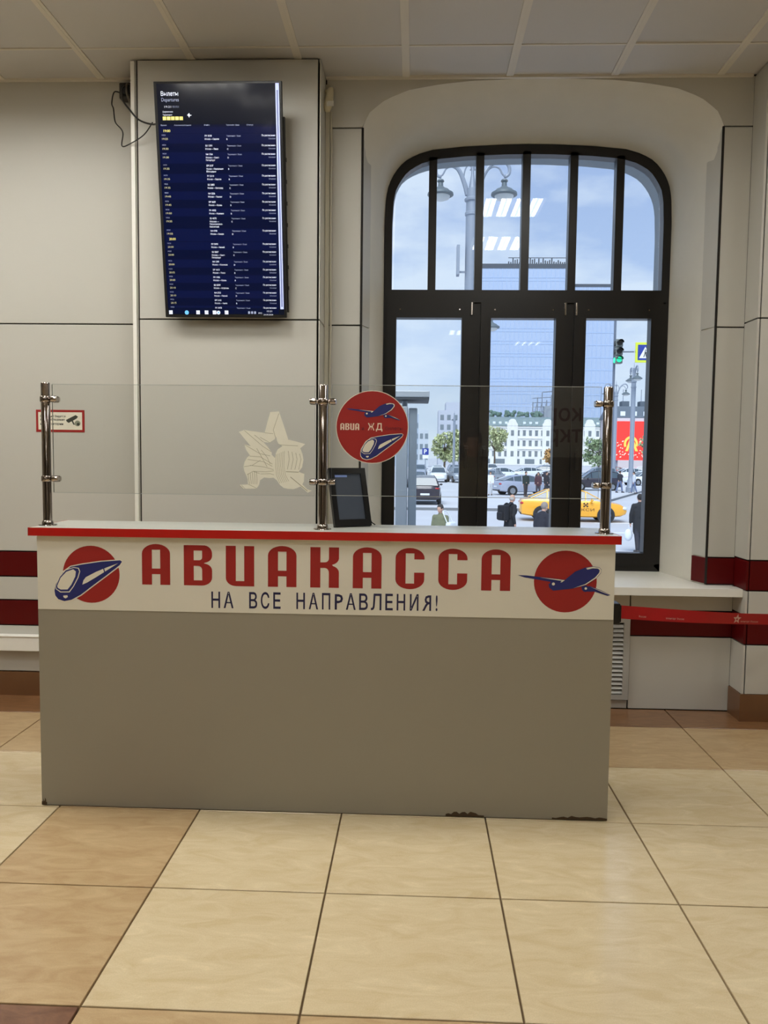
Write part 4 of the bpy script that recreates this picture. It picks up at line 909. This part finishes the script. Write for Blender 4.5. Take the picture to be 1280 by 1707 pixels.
# roof garden between them
for k in range(9):
    x = 26+k*2.55+R_.uniform(-.4, .4); m = MB(); h = R_.uniform(1.5, 2.9)
    for q in range(9): m.ell((x+R_.uniform(-.9, .9), 304+R_.uniform(-.5, .5), 16.3+R_.uniform(.2, h)), R_.uniform(.5, .9), .7, R_.uniform(.5, .8), 7, 5)
    tag(m.build('roof_shrub', mat('dark_green_hedge', srgb(96, 124, 116), .9, 0, .3, 3)), 'dark green clipped shrub on the roof line of the white building', 'shrub', 'shrubs on the roof line')
# lattice structure
lt = thing('rooftop_lattice', 'grey steel lattice scaffold standing behind the white building', 'scaffold', (50, 312, GZ))
M_lat = mat('lattice_grey', srgb(128, 138, 152), .6)
for k in range(7): MB().box(44.6+k*1.75, 44.95+k*1.75, 312, 312.4, GZ, 22.5+(k % 3)*1.6+k*.3).build('upright', M_lat, lt)
for k in range(6): MB().tube([(44.6, 312.2, 15.5+k*1.7), (55.4, 312.2, 15.8+k*1.7+(k % 2)*.4)], .16, 5).build('rail', M_lat, lt)
for k in range(6): MB().tube([(44.8+k*1.75, 312.1, 15.5), (46.5+k*1.75, 312.1, 22.5)], .14, 5).build('brace', M_lat, lt)
MB().tube([(48.5, 312, 26.4), (58, 312, 27.2)], .22, 5).build('boom', M_lat, lt)
MB().box(49, 60, 311, 314, GZ, 21).build('plant_room', mat('plant_grey', srgb(150, 160, 172), .6), lt)
# red video wall building
vb = thing('video_wall_building', 'dark roofed building carrying a bright red video wall', 'building', (60, 225, GZ))
MB().box(54, 92, 221, 238, GZ, 12.5).build('wall', mat('pale_pink_stone', srgb(196, 188, 190), .8), vb)
MB().add([(53.5, 220.5, 12.4), (92.5, 220.5, 12.4), (92.5, 238.5, 12.4), (53.5, 238.5, 12.4), (54.5, 223, 15.6), (91, 223, 15.6), (91, 236, 15.6), (54.5, 236, 15.6)], [(0,1,5,4),(1,2,6,5),(2,3,7,6),(3,0,4,7),(4,5,6,7),(0,3,2,1)]).build('roof', mat('slate_roof', srgb(92, 104, 116), .7), vb)
vo = ORG[vb.name]
for k in range(8): cell('skylight', vb, 56.0+k*3.1, 221.1, 12.9, 1.3, 1.2, .3, M_sky, vo)
for k in range(3): MB().box(57+k*5, 59+k*5, 226, 229, 15.6, 17.2).build('roof_box', mat('slate_roof', (0, 0, 0)), vb)
for x in (57.5, 62.5, 68.5): MB().tube([(x, 227, 16), (x, 227, 20.5)], .10, 5).build('aerial', M_lat, vb)
bb_ = thing('red_video_wall', 'bright red video wall with an orange emblem above the parking lot', 'screen', (49, 180.5, GZ))
M_led = mat('red_led', (.9, .03, .02), .5, 0, .05, 3, emit=.75, emc=(1.0, .035, .03)); M_ledy = mat('orange_led', (1, .45, .08), .5, emit=.8, emc=(1, .42, .07)); M_ledw = mat('pink_led', (1, .55, .45), .5, emit=.7)
MB().box(43.2, 55.6, 180, 180.6, 1.0, 9.6).build('screen', M_led, bb_)
MB().box(43.0, 55.8, 180.2, 181, 9.6, 10.3).box(43.0, 43.2, 180.1, 181, 1, 9.7).build('surround', mat('pale_frame', srgb(205, 200, 205), .6), bb_)
m = MB(); ring_ = [(47.6+1.55*math.cos(math.radians(a)), 4.6+1.75*math.sin(math.radians(a))) for a in range(-20, 215, 15)]+[(47.6+1.05*math.cos(math.radians(a)), 4.6+1.2*math.sin(math.radians(a))) for a in range(205, -30, -15)]
m.flat([ring_], lambda x, z: (x, 179.96, z)); m.flat([[(46.4, 3.0), (47.0, 3.0), (47.7, 5.6), (48.6, 3.0), (49.2, 3.0), (47.9, 6.2), (47.5, 6.2)]], lambda x, z: (x, 179.95, z)); m.build('emblem', M_ledy, bb_)
m = MB()
for k in range(60):
    x, z = R_.uniform(43.5, 50.5), R_.uniform(1.3, 5.2)
    if abs(x-47.6) < 1.8 and z > 2.8: continue
    m.box(x, x+.22, 179.94, 179.97, z, z+.22)
m.build('sparkles', M_ledw, bb_)['kind'] = 'stuff'
for x in (44.5, 54): MB().box(x, x+.5, 180.6, 181, GZ, 1.2).build('leg', M_lat, bb_)
# blocks on the left street
fb_ = thing('grey_apartment_block', 'pale grey apartment block behind the leafy trees', 'building', (14, 255, GZ)); fo = ORG[fb_.name]
MB().box(6.9, 22, 250, 262, GZ, 15.6).box(9.2, 22, 251, 262, 15.6, 18.2).build('wall', mat('lilac_grey_wall', srgb(186, 192, 204), .8), fb_)
for k in range(7):
    for z in range(5): cell('window', fb_, 8.0+k*2.1, 249.98, .6+z*3.0, 1.1, 1.6, .05, M_bglass, fo)
nb2 = thing('narrow_street_block', 'narrow bluish street block at the far left of the square', 'building', (-2, 205, GZ)); no_ = ORG[nb2.name]
MB().box(-12, .6, 200, 212, GZ, 11.8).build('tall_wing', mat('blue_grey_wall', srgb(170, 184, 200), .8), nb2); MB().box(.6, 3.1, 200, 212, GZ, 8.0).build('low_wing', mat('pale_grey_wall', srgb(190, 198, 206), .8), nb2)
for k in range(5):
    for z in range(4 if k < 3 else 3): cell('window', nb2, -2.4+k*1.25, 199.98, .5+z*2.6, .75, 1.3, .05, M_bglass, no_)

# ---- trees ----------------------------------------------------------------------------
def tree(x, y, h, rx, rz, c, label, seed, n=900, ls=.55):
    rg = random.Random(seed); t = thing('leafy_tree', label, 'tree', (x, y, GZ), 0, 'trees around the parking lot')
    zc = h-rz; m = MB().tube([(0, 0, 0), (.08, 0, zc*.5), (0, .1, zc*.9), (.1, 0, h-rz*.5)], [.2, .16, .12, .05], 7)
    for k in range(6):
        a = k*1.05+rg.random(); m.tube([(0, 0, zc*.7+k*.15), (rx*.5*math.cos(a), rx*.5*math.sin(a), zc+rz*.1*k-.1), (rx*.8*math.cos(a), rx*.8*math.sin(a), zc+rz*.16*k)], [.08, .05, .02], 5)
    m.build('trunk', mat('bark', srgb(92, 82, 70), .9), t, local=True)
    cl = [(rg.uniform(-.62, .62)*rx, rg.uniform(-.62, .62)*rx, zc+rg.uniform(-.68, .72)*rz, rg.uniform(.28, .46)*rx) for _ in range(15)]
    lf_ = MB()
    for _ in range(n):
        cx_, cy_, cz_, r = rg.choice(cl); d = Vector((rg.gauss(0, 1), rg.gauss(0, 1), rg.gauss(0, 1))).normalized()*r*rg.uniform(.55, 1.05)
        p = Vector((cx_, cy_, cz_))+d; u = Vector((rg.gauss(0, 1), rg.gauss(0, 1), rg.gauss(0, 1))).normalized(); v = u.cross(Vector((rg.gauss(0, 1), rg.gauss(0, 1), rg.gauss(0, 1)))).normalized(); s = ls*rg.uniform(.6, 1.2)
        lf_.add([p-u*s*.5, p+v*s*.3, p+u*s*.5, p-v*s*.3], [(0, 1, 2, 3)], rg.choice((0, 0, 1, 2)))
    k = lf_.build('crown', [mat('leaf_%s_%d' % (c[0], q), srgb(*[min(255, v*f) for v in c[1]]), .8, 0, .25, 2) for q, f in enumerate((1, 1.18, .82))], t, local=True); k['kind'] = 'stuff'
    return t
G1, G2, G3 = ('olive', (182, 190, 146)), ('green', (140, 160, 122)), ('amber', (196, 158, 104))
tree(4.6, 130, 6.6, 2.3, 2.4, G1, 'olive leaved tree in front of the grey apartment block', 1, 1500)
tree(7.2, 134, 7.6, 2.6, 3.0, G1, 'taller olive tree beside the pale lamp post', 2, 1500)
tree(14.6, 150, 8.8, 2.6, 3.4, G1, 'olive leaved tree at the left end of the white building', 3, 1800)
tree(34.9, 120, 6.6, 2.3, 2.6, G1, 'dark olive tree in front of the red video wall', 4, 1400)
tree(31.6, 140, 6.4, 2.6, 2.5, G2, 'green tree beside the chrome post, before the video wall', 5, 1400)
tree(20.2, 120, 4.6, 1.5, 1.6, G3, 'amber leaved young tree before the white building', 6, 900)

# ---- cars --------------------------------------------------------------------------------
M_tyre = mat('tyre', srgb(34, 35, 38), .8); M_rim = mat('alloy_rim', srgb(150, 155, 162), .35, .6); M_cglass = mat('car_glass', srgb(74, 88, 98), .08, 0, .05, 3, coat=.5); M_hl = mat('headlamp', srgb(220, 228, 232), .15); M_tail = mat('tail_lamp', srgb(190, 40, 44), .25); M_trim = mat('car_black_trim', srgb(40, 42, 46), .6); M_plate = mat('number_plate', srgb(232, 236, 238), .5)
def car_body(kind):
    # stations: x, half width, z sill, z shoulder, z deck
    if kind == 'sedan': L_, st = 4.75, [(-2.36, .62, .42, .72, .80), (-2.28, .80, .30, .80, .98), (-1.85, .89, .24, .84, 1.04), (-1.2, .92, .22, .84, 1.02), (0, .925, .22, .82, .98), (.95, .92, .22, .80, .98), (1.55, .90, .24, .76, .90), (2.1, .84, .28, .68, .80), (2.33, .66, .36, .60, .66), (2.38, .55, .42, .55, .58)]; cab = [(-1.90, .72, 1.03, 1.04), (-1.15, .68, 1.0, 1.38), (-.55, .67, .99, 1.45), (.15, .67, .98, 1.45), (.55, .69, .98, 1.36), (1.28, .76, .95, .965)]
    elif kind == 'coupe': L_, st = 4.75, [(-2.36, .62, .42, .72, .82), (-2.28, .80, .30, .80, 1.02), (-1.85, .89, .24, .86, 1.08), (-1.2, .92, .22, .84, 1.04), (0, .925, .22, .82, .98), (.95, .92, .22, .80, .98), (1.55, .90, .24, .76, .90), (2.1, .84, .28, .68, .80), (2.33, .66, .36, .60, .66), (2.38, .55, .42, .55, .58)]; cab = [(-2.05, .70, 1.06, 1.07), (-1.2, .68, 1.0, 1.36), (-.55, .67, .99, 1.43), (.10, .67, .98, 1.44), (.5, .69, .98, 1.35), (1.25, .76, .95, .965)]
    else: L_, st = 4.5, [(-2.22, .70, .42, .78, .92), (-2.16, .84, .32, .90, 1.08), (-1.7, .91, .26, .95, 1.10), (-1.0, .93, .25, .95, 1.08), (0, .93, .25, .92, 1.06), (.85, .93, .25, .90, 1.06), (1.5, .91, .27, .86, 1.02), (1.98, .86, .30, .80, .94), (2.18, .70, .38, .70, .78), (2.23, .58, .44, .60, .66)]; cab = [(-2.10, .76, 1.08, 1.10), (-1.85, .74, 1.08, 1.52), (-1.1, .72, 1.07, 1.63), (.0, .72, 1.06, 1.64), (.45, .73, 1.06, 1.55), (1.15, .80, 1.03, 1.045)]
    b = MB(); n = 12; vs = []
    for x, w, zs, zm, zd in st:
        half = [(w*.80, zs), (w*.97, zs+.06), (w, zs+(zm-zs)*.5), (w*.985, zm), (w*.90, zd-.015), (w*.45, zd+.012)]
        vs += [(x, y, z) for y, z in half]+[(x, -y, z) for y, z in half[::-1]]
    b.add(vs, [(i*n+j, i*n+(j+1) % n, (i+1)*n+(j+1) % n, (i+1)*n+j) for i in range(len(st)-1) for j in range(n)]+[tuple(range(n)), tuple((len(st)-1)*n+j for j in range(n))[::-1]])
    c = MB(); q = len(cab); vs = []
    for x, w, zb, zt in cab:
        wt = w-(zt-zb)*.28; vs += [(x, w+.08, zb-.02), (x, wt, zt), (x, wt*.5, zt+.02), (x, -wt*.5, zt+.02), (x, -wt, zt), (x, -w-.08, zb-.02)]
    fs, ms = [], []
    for i in range(q-1):
        for j in range(5):
            fs.append((i*6+j, i*6+j+1, (i+1)*6+j+1, (i+1)*6+j)); gl = (j in (0, 4)) or i == 0 or i == q-2; ms.append(0)
            if not gl: ms[-1] = 1
    c.add(vs, fs); c.m = ms
    pls = []
    for s in (1, -1):
        pl_ = MB(); pls.append(pl_)
        for i in range(1, q-1):
            x, w, zb, zt = cab[i]; wt = w-(zt-zb)*.28
            if i in (1, 2, q-2): pl_.tube([(x-.02, s*(w+.085), zb-.02), (x, s*(wt+.008), zt)], .03, 5)
        for i in range(q-1):
            (x0, w0, a0, t0), (x1, w1, a1, t1) = cab[i], cab[i+1]; pl_.tube([(x0, s*(w0-(t0-a0)*.28+.005), t0), (x1, s*(w1-(t1-a1)*.28+.005), t1)], .028, 5)
    return L_, st, b, c, pls
_cars = {}
def car(kind, col, cname, loc, heading, label, detail=True, group=None):
    key = (kind, cname)
    M_c = mat('paint_'+cname, col, .25, .1, .02, 2, coat=.6)
    t = thing('taxi' if cname == 'taxi_yellow' else 'parked_car', label, 'taxi' if cname == 'taxi_yellow' else 'car', loc, heading, group)
    if kind not in _cars:
        L_, st, b, c, pl_ = car_body(kind); _cars[kind] = (L_, st, b, c, pl_)
    L_, st, b, c, pl_ = _cars[kind]
    b.build('body', M_c, t, smooth=38, local=True); c.build('windows', [M_cglass, M_c], t, smooth=30, local=True); [q_.build('window_frame', M_c, t, local=True) for q_ in pl_]
    r = .33; fx, rx = (1.42, -1.40) if kind != 'suv' else (1.35, -1.32)
    for x in (fx, rx):
        for s in (1, -1):
            MB().lathe([(r+.055, s*.80), (r+.055, s*.932), (r-.02, s*.934)], (x, 0, r+.01), 20, 0, 'y').build('wheel_arch', M_trim, t, local=True)
            w = MB().lathe([(.02, s*.74), (r-.02, s*.74), (r, s*.77), (r, s*.925), (r-.03, s*.945), (r*.66, s*.945)], (x, 0, r), 22, 0, 'y').build('wheel', M_tyre, t, smooth=40, local=True)
            MB().lathe([(r*.66, s*.945), (r*.62, s*.935), (r*.2, s*.942), (0, s*.945)], (x, 0, r), 10, 0, 'y').build('rim', M_rim, w, local=True)
    xf, xb = st[-1][0], st[0][0]; zf = .60 if kind != 'suv' else .72; zb = .78 if kind != 'suv' else .90
    for s in (1, -1):
        MB().ell((xf-.16, s*.60, zf+.04), .17, .20, .085, 10, 6).build('headlamp', M_hl, t, smooth=60, local=True)
        MB().ell((xb+.10, s*.64, zb+.04), .10, .19, .075, 10, 6).build('tail_lamp', M_tail, t, smooth=60, local=True)
        MB().ell((.78, s*1.0, 1.0 if kind != 'suv' else 1.08), .07, .10, .06, 8, 6).build('mirror', M_c, t, smooth=60, local=True)
    MB().box(xb-.012, xb+.03, -.26, .26, .56, .67).build('number_plate', M_plate, t, local=True); MB().box(xf-.05, xf+.012, -.26, .26, .42, .52).build('number_plate', M_plate, t, local=True)
    MB().box(xb+.02, xb+.3, -.66, .66, .30, .48).build('rear_bumper', M_trim, t, local=True, bevel=.04); MB().box(xf-.22, xf-.02, -.52, .52, .40, .54).build('grille', M_trim, t, local=True, bevel=.03)
    return t
LZ = GZ+.10
tx = car('sedan', srgb(246, 178, 52), 'taxi_yellow', (7.15, 36.9, GZ), math.radians(-4), 'yellow taxi sedan driving past the parking lot')
m = MB(); dr = lambda u, v: (u, -.937, v)
for a in range(3):
    for c_ in range(3):
        if (a+c_) % 2 == 0: m.flat([[(.42+a*.07, .70+c_*.06), (.49+a*.07, .70+c_*.06), (.49+a*.07, .76+c_*.06), (.42+a*.07, .76+c_*.06)]], dr)
m.build('door_badge', M_trim, tx, local=True)
m = MB(); put_text(m, 'ТАКСИ', dr, -.05, .52, .16, width=.95); m.build('door_lettering', mat('brown_print', srgb(120, 88, 40), .6), tx, local=True)
W_, GR, DK, SV = srgb(232, 238, 242), srgb(150, 160, 172), srgb(48, 44, 56), srgb(168, 176, 196)
rp90 = math.radians(90)
car('suv', DK, 'aubergine', (.55, 47.6, LZ), rp90, 'dark hatchback seen from behind, red tail lamps, nearest the kerb')
car('suv', W_, 'white', (2.45, 86.5, LZ), -rp90, 'white crossover facing the station behind the dark hatchback')
car('suv', GR, 'mid_grey', (4.6, 86.0, LZ), -rp90+.15, 'grey crossover parked beside the white crossover')
car('sedan', SV, 'pale_silver', (.2, 72.0, LZ), -rp90, 'pale silver car just behind the dark hatchback')
car('coupe', SV, 'lilac_silver', (8.1, 59.6, LZ), math.radians(18), 'lilac silver sedan parked side on behind the walking people')
car('suv', DK, 'aubergine', (15.4, 69.6, LZ), math.radians(182), 'dark estate car parked side on beyond the taxi')
car('sedan', W_, 'white', (23.6, 83.5, LZ), math.radians(200), 'white saloon parked beside the tall lamp post')
far = [('sedan', W_, 'white', 10.6, 98, .25, 'white saloon behind the lilac silver sedan'), ('coupe', W_, 'white', 14.2, 104, 3.3, 'long white coupe in the second row of the lot'), ('sedan', GR, 'mid_grey', 7.9, 82, 1.2, 'grey saloon with open boot behind the white shirted walker'), ('suv', W_, 'white', 12.0, 128, -1.4, 'white van like car under the olive tree'), ('sedan', GR, 'mid_grey', 18.6, 118, 3.0, 'grey saloon in the third row of the lot'), ('suv', DK, 'aubergine', 17.8, 100, 3.1, 'dark crossover in the second row of the lot'), ('sedan', SV, 'pale_silver', 21.0, 132, 3.2, 'silver saloon near the amber tree'), ('suv', SV, 'pale_silver', 5.4, 112, -1.5, 'pale van like car under the lamp post by the trees'), ('sedan', W_, 'white', 3.2, 118, -1.5, 'white car by the parking sign'), ('suv', GR, 'mid_grey', .6, 108, -1.6, 'grey crossover below the parking sign'), ('sedan', W_, 'white', 27.8, 106, 3.3, 'white saloon below the red video wall'), ('suv', W_, 'white', 31.0, 112, 3.0, 'white crossover below the red video wall'), ('sedan', srgb(150, 60, 64), 'faded_red', 29.5, 122, 3.1, 'faded red saloon below the video wall'), ('suv', GR, 'mid_grey', 21.6, 96, 3.2, 'grey crossover behind the chrome post'), ('sedan', SV, 'pale_silver', 8.6, 140, .1, 'silver saloon at the foot of the olive trees'), ('suv', W_, 'white', 24.5, 150, 3.1, 'white crossover in front of the white building'), ('sedan', GR, 'mid_grey', 28.5, 165, 3.0, 'grey saloon in front of the white building')]
for k, (kd, c_, cn, x, y, h, lb) in enumerate(far): car(kd, c_, cn, (x, y, LZ), h, lb)

# ================================================================ people
def remeshed(mb, name, material, parent, voxel):
    """capsules fused into one continuous skin"""
    o = bpy.data.objects.new('tmp', mb.mesh('tmp', material)); COL.objects.link(o)
    r = o.modifiers.new('r', 'REMESH'); r.mode = 'VOXEL'; r.voxel_size = voxel
    s = o.modifiers.new('s', 'SMOOTH'); s.factor = .5; s.iterations = 3
    dg = bpy.context.evaluated_depsgraph_get(); me = bpy.data.meshes.new_from_object(o.evaluated_get(dg)); bpy.data.objects.remove(o)
    me.name = name; me.materials.clear(); me.materials.append(material); me.polygons.foreach_set('use_smooth', [True]*len(me.polygons))
    n = bpy.data.objects.new(name, me); COL.objects.link(n); n.parent = parent; return n
SKIN = mat('skin', srgb(206, 164, 142), .6, 0, .05, 20)
def person(loc, rz, label, h=1.75, coat=(40, 42, 46), legs=(50, 52, 62), hair=(60, 50, 42), stride=.0, coat_len=.80, lean=0.0, arms=((.02, .04), (.02, .04)), group=None, voxel=.013, bald=False, bulk=1.0, shoe=(40, 38, 36), shirt=None):
    """faces +Y in its own space; arms: forward swing of elbow and wrist (left, right)"""
    t = thing('person', label, 'person', loc, rz, group); s = h/1.75
    def P(x, y, z): return (x*s, (y+lean*max(0, z-.95))*s, z*s)
    cid = '%d_%d_%d' % tuple(coat); lid = '%d_%d_%d' % tuple(legs); hid = '%d_%d_%d' % tuple(hair)
    M_coat = mat('cloth_'+cid, srgb(*coat), .85, 0, .15, 30, .2); M_leg = mat('cloth_'+lid, srgb(*legs), .85, 0, .15, 30, .2); M_hair = mat('hair_'+hid, srgb(*hair), .8, 0, .2, 60)
    body, jk, tr = MB(), MB(), MB()
    # trunk, neck, head
    body.capsule(P(0, 0, .95), P(0, 0, 1.22), .125*s, .125*s); body.capsule(P(-.10, 0, 1.38), P(.10, 0, 1.38), .085*s, .085*s); body.capsule(P(0, 0, 1.2), P(0, 0, 1.36), .12*s, .11*s)
    body.capsule(P(0, .0, 1.42), P(0, .02, 1.56), .055*s, .052*s)
    hx, hy, hz = P(0, .03, 1.635)
    body.ell((hx, hy, hz), .076*s, .094*s, .115*s); body.ell((hx, hy+.035*s, hz-.06*s), .05*s, .055*s, .05*s)
    body.capsule((hx, hy+.09*s, hz+.005*s), (hx, hy+.105*s, hz-.022*s), .010*s, .014*s)
    body.capsule((hx-.018*s, hy+.088*s, hz-.052*s), (hx+.018*s, hy+.088*s, hz-.052*s), .009*s, .009*s)
    for q in (-1, 1):
        body.ell((hx+q*.078*s, hy-.005*s, hz-.01*s), .012*s, .022*s, .032*s, 8, 6); body.capsule((hx+q*.03*s, hy+.082*s, hz+.012*s), (hx+q*.034*s, hy+.082*s, hz+.012*s), .012*s, .012*s)
    jk.capsule(P(-.115, 0, 1.385), P(.115, 0, 1.385), .088*s*bulk, .088*s*bulk); jk.capsule(P(0, 0, 1.10), P(0, 0, 1.36), .150*s*bulk, .140*s*bulk)
    jk.capsule(P(-.055, 0, coat_len+.12), P(-.06, 0, 1.25), .125*s*bulk, .125*s*bulk); jk.capsule(P(.055, 0, coat_len+.12), P(.06, 0, 1.25), .125*s*bulk, .125*s*bulk)
    jk.capsule(P(0, .0, 1.45), P(0, .01, 1.49), .066*s, .062*s)
    for q, side in ((0, -1), (1, 1)):
        e, w = arms[q]
        sh = P(side*.185, 0, 1.40); el = P(side*.225*bulk, e, 1.13); wr = P(side*.225*bulk, e+w, .90 if abs(w) < .18 else 1.02)
        body.capsule(sh, el, .046*s, .040*s); body.capsule(el, wr, .038*s, .027*s)
        jk.capsule(sh, el, .066*s*bulk, .056*s*bulk); jk.capsule(el, wr, .054*s*bulk, .042*s*bulk)
        d = (Vector(wr)-Vector(el)).normalized(); pm = Vector(wr)+d*.055*s; body.capsule(wr, pm, .026*s, .032*s)
        f = Vector((0, 1, 0)); f = (f-d*f.dot(d)).normalized(); inn = Vector((-side, 0, 0))
        for k, (o_, ln2) in enumerate(((-.027, .060), (-.009, .072), (.009, .076), (.027, .066))):
            a = pm+f*o_*s*-1+d*.02*s; b_ = a+d*ln2*.55*s; c_ = b_+(d*.8+inn*.5).normalized()*ln2*.45*s; body.capsule(a, b_, .0095*s, .009*s, 7); body.capsule(b_, c_, .009*s, .0075*s, 7)
        a = Vector(wr)+d*.02*s+f*.022*s; b_ = a+(f*.7+d*.7)*.035*s; body.capsule(a, b_, .011*s, .010*s, 7); body.capsule(b_, b_+(d+inn*.2).normalized()*.028*s, .010*s, .008*s, 7)
        st = stride*side; hip = P(side*.085, 0, .93); kn = P(side*.095, st*.55+.02, .50); an = P(side*.098, st-.02, .09+.04*max(0, -st)); toe = P(side*.115, st+.15, .035)
        body.capsule(hip, kn, .078*s, .052*s); body.capsule(kn, an, .050*s, .034*s); body.capsule(an, toe, .036*s, .030*s)
        tr.capsule(hip, kn, .096*s*bulk, .074*s); tr.capsule(kn, P(side*.098, st-.02, .12), .072*s, .060*s)
        shm = MB(); shm.capsule(P(side*.098, st-.055, .050+.04*max(0, -st)), P(side*.118, st+.16, .042), .046*s, .040*s); shm.capsule(P(side*.098, st-.03, .06), P(side*.098, st-.02, .12), .045*s, .045*s)
        for i_, v in enumerate(shm.v): shm.v[i_] = (v[0], v[1], max(v[2], .003))
        shm.build('shoe', mat('leather_%d' % shoe[0], srgb(*shoe), .5), t, smooth=50, local=True)
    tr.capsule(P(-.06, 0, .97), P(.06, 0, .97), .115*s*bulk, .115*s*bulk)
    remeshed(body, 'body', SKIN, t, voxel); remeshed(jk, 'jacket', M_coat, t, voxel*1.3); remeshed(tr, 'trousers', M_leg, t, voxel*1.3)
    if not bald:
        hm = MB(); hm.ell((hx, hy-.012*s, hz+.022*s), .086*s, .100*s, .108*s, 14, 9)
        keep = MB(); keep.v = hm.v; keep.f = [f_ for f_ in hm.f if not all(hm.v[i_][1] > hy+.045*s and hm.v[i_][2] < hz+.055*s for i_ in f_) and not all(hm.v[i_][2] < hz-.07*s for i_ in f_)]; keep.m = [0]*len(keep.f)
        keep.build('hair', M_hair, t, smooth=60, local=True)
    else:
        hm = MB(); hm.ell((hx, hy-.02*s, hz-.005*s), .082*s, .088*s, .07*s, 14, 9); keep = MB(); keep.v = hm.v; keep.f = [f_ for f_ in hm.f if all(hm.v[i_][1] < hy+.02*s for i_ in f_)]; keep.m = [0]*len(keep.f); keep.build('hair', M_hair, t, smooth=60, local=True)
    return t
# man in a long dark coat, walking away with a white bag
person((6.9, 24.8, GZ), math.radians(4), 'man in a long black coat seen from behind with a white bag', 1.80, (40, 42, 46), (48, 50, 60), (48, 46, 46), .16, .52, .0, ((.02, .03), (-.03, .05)), voxel=.011, bulk=1.12, shoe=(60, 58, 58))
bg_ = MB(); bg_.ell((0, 0, -.17), .13, .08, .19, 12, 9); bg_.tube([(0, -.03, 0), (0, -.03, .10), (0, 0, .135), (0, .03, .10), (0, .03, 0)], .008, 6)
tag(bg_.build('plastic_bag', mat('white_bag', srgb(226, 234, 244), .5, 0, .08, 12), loc=(0, 0, 0), smooth=50), 'white plastic bag hanging from the hand of the man in the long coat', 'bag')  .location = (6.60, 24.90, GZ+.70)
# man with a backpack
pm_ = person((2.86, 24.3, GZ), math.radians(-58), 'balding man in a black jacket wearing a black backpack', 1.76, (36, 38, 42), (44, 46, 54), (206, 202, 198), .2, .74, .10, ((.12, .10), (-.06, .08)), voxel=.011, bald=True, bulk=1.05)
bp_ = MB(); bp_.box(-.17, .17, -.34, -.13, .98, 1.44); bp_.box(-.13, .13, -.40, -.33, 1.00, 1.24); bp_.build('backpack', mat('black_nylon', srgb(30, 31, 36), .8, 0, .2, 30), pm_, local=True, bevel=.05)
for q in (-1, 1): MB().tube(smooth_path([(q*.11, -.14, 1.42), (q*.12, -.02, 1.49), (q*.12, .13, 1.40), (q*.13, .15, 1.20), (q*.15, -.10, 1.05)]), .02, 6).build('strap', mat('black_nylon', (0, 0, 0)), pm_, local=True, smooth=50)
person((3.20, 20.6, GZ), math.radians(-50), 'stooping man in a dark navy jacket behind the window mullion', 1.74, (42, 44, 54), (60, 60, 66), (150, 140, 132), .15, .74, .22, ((.10, .08), (.0, .06)), voxel=.011, bulk=1.16)
kw = person((.66, 20.6, GZ), math.radians(150), 'dark haired person in a khaki jacket with a white shoulder bag', 1.66, (118, 122, 96), (62, 66, 62), (62, 58, 56), .12, .72, .0, ((.06, .04), (.02, .05)), voxel=.011)
sb_ = MB(); sb_.box(-.40, -.24, -.16, .20, .88, 1.22); sb_.build('shoulder_bag', mat('white_canvas', srgb(224, 230, 232), .8, 0, .06, 20), kw, local=True, bevel=.05)
MB().tube(smooth_path([(-.28, -.12, 1.20), (-.16, -.09, 1.46), (-.10, .05, 1.47), (-.28, .16, 1.20)]), .014, 6).build('bag_strap', mat('white_canvas', (0, 0, 0)), kw, local=True)
FP = dict(voxel=.018)
person((5.4, 57.9, LZ), math.radians(170), 'person in a white top and pale trousers beside the lilac silver sedan', 1.72, (232, 234, 238), (196, 200, 206), (70, 64, 62), .1, .80, **FP)
person((7.75, 56.6, LZ), math.radians(200), 'man in a dark green jacket in front of the lilac silver sedan', 1.78, (44, 56, 54), (66, 60, 62), (58, 52, 50), .08, .78, **FP)
person((8.75, 57.4, LZ), math.radians(160), 'person in a maroon coat at the bonnet of the lilac silver sedan', 1.72, (82, 56, 64), (72, 68, 76), (84, 74, 70), .05, .70, **FP)
person((9.35, 57.6, LZ), math.radians(215), 'person in a black coat beside the maroon coated person', 1.76, (46, 44, 52), (60, 60, 68), (54, 50, 50), .05, .70, **FP)
person((16.45, 65.2, LZ), math.radians(-60), 'person in a black jacket and blue jeans near the tall lamp post', 1.76, (48, 50, 58), (104, 118, 150), (60, 54, 52), .22, .86, **FP)
person((17.25, 63.9, LZ), math.radians(80), 'person in a pale top and blue jeans at the foot of the lamp post', 1.72, (206, 212, 222), (104, 118, 150), (70, 62, 58), .2, .86, **FP)
# the person whose dim reflection shows in the clear screen
person((.50, -.45, 0), 0, 'person in an olive jacket, mirrored dimly in the clear screen', 1.74, (150, 138, 112), (70, 72, 80), (52, 44, 40), 0, .80, voxel=.014)
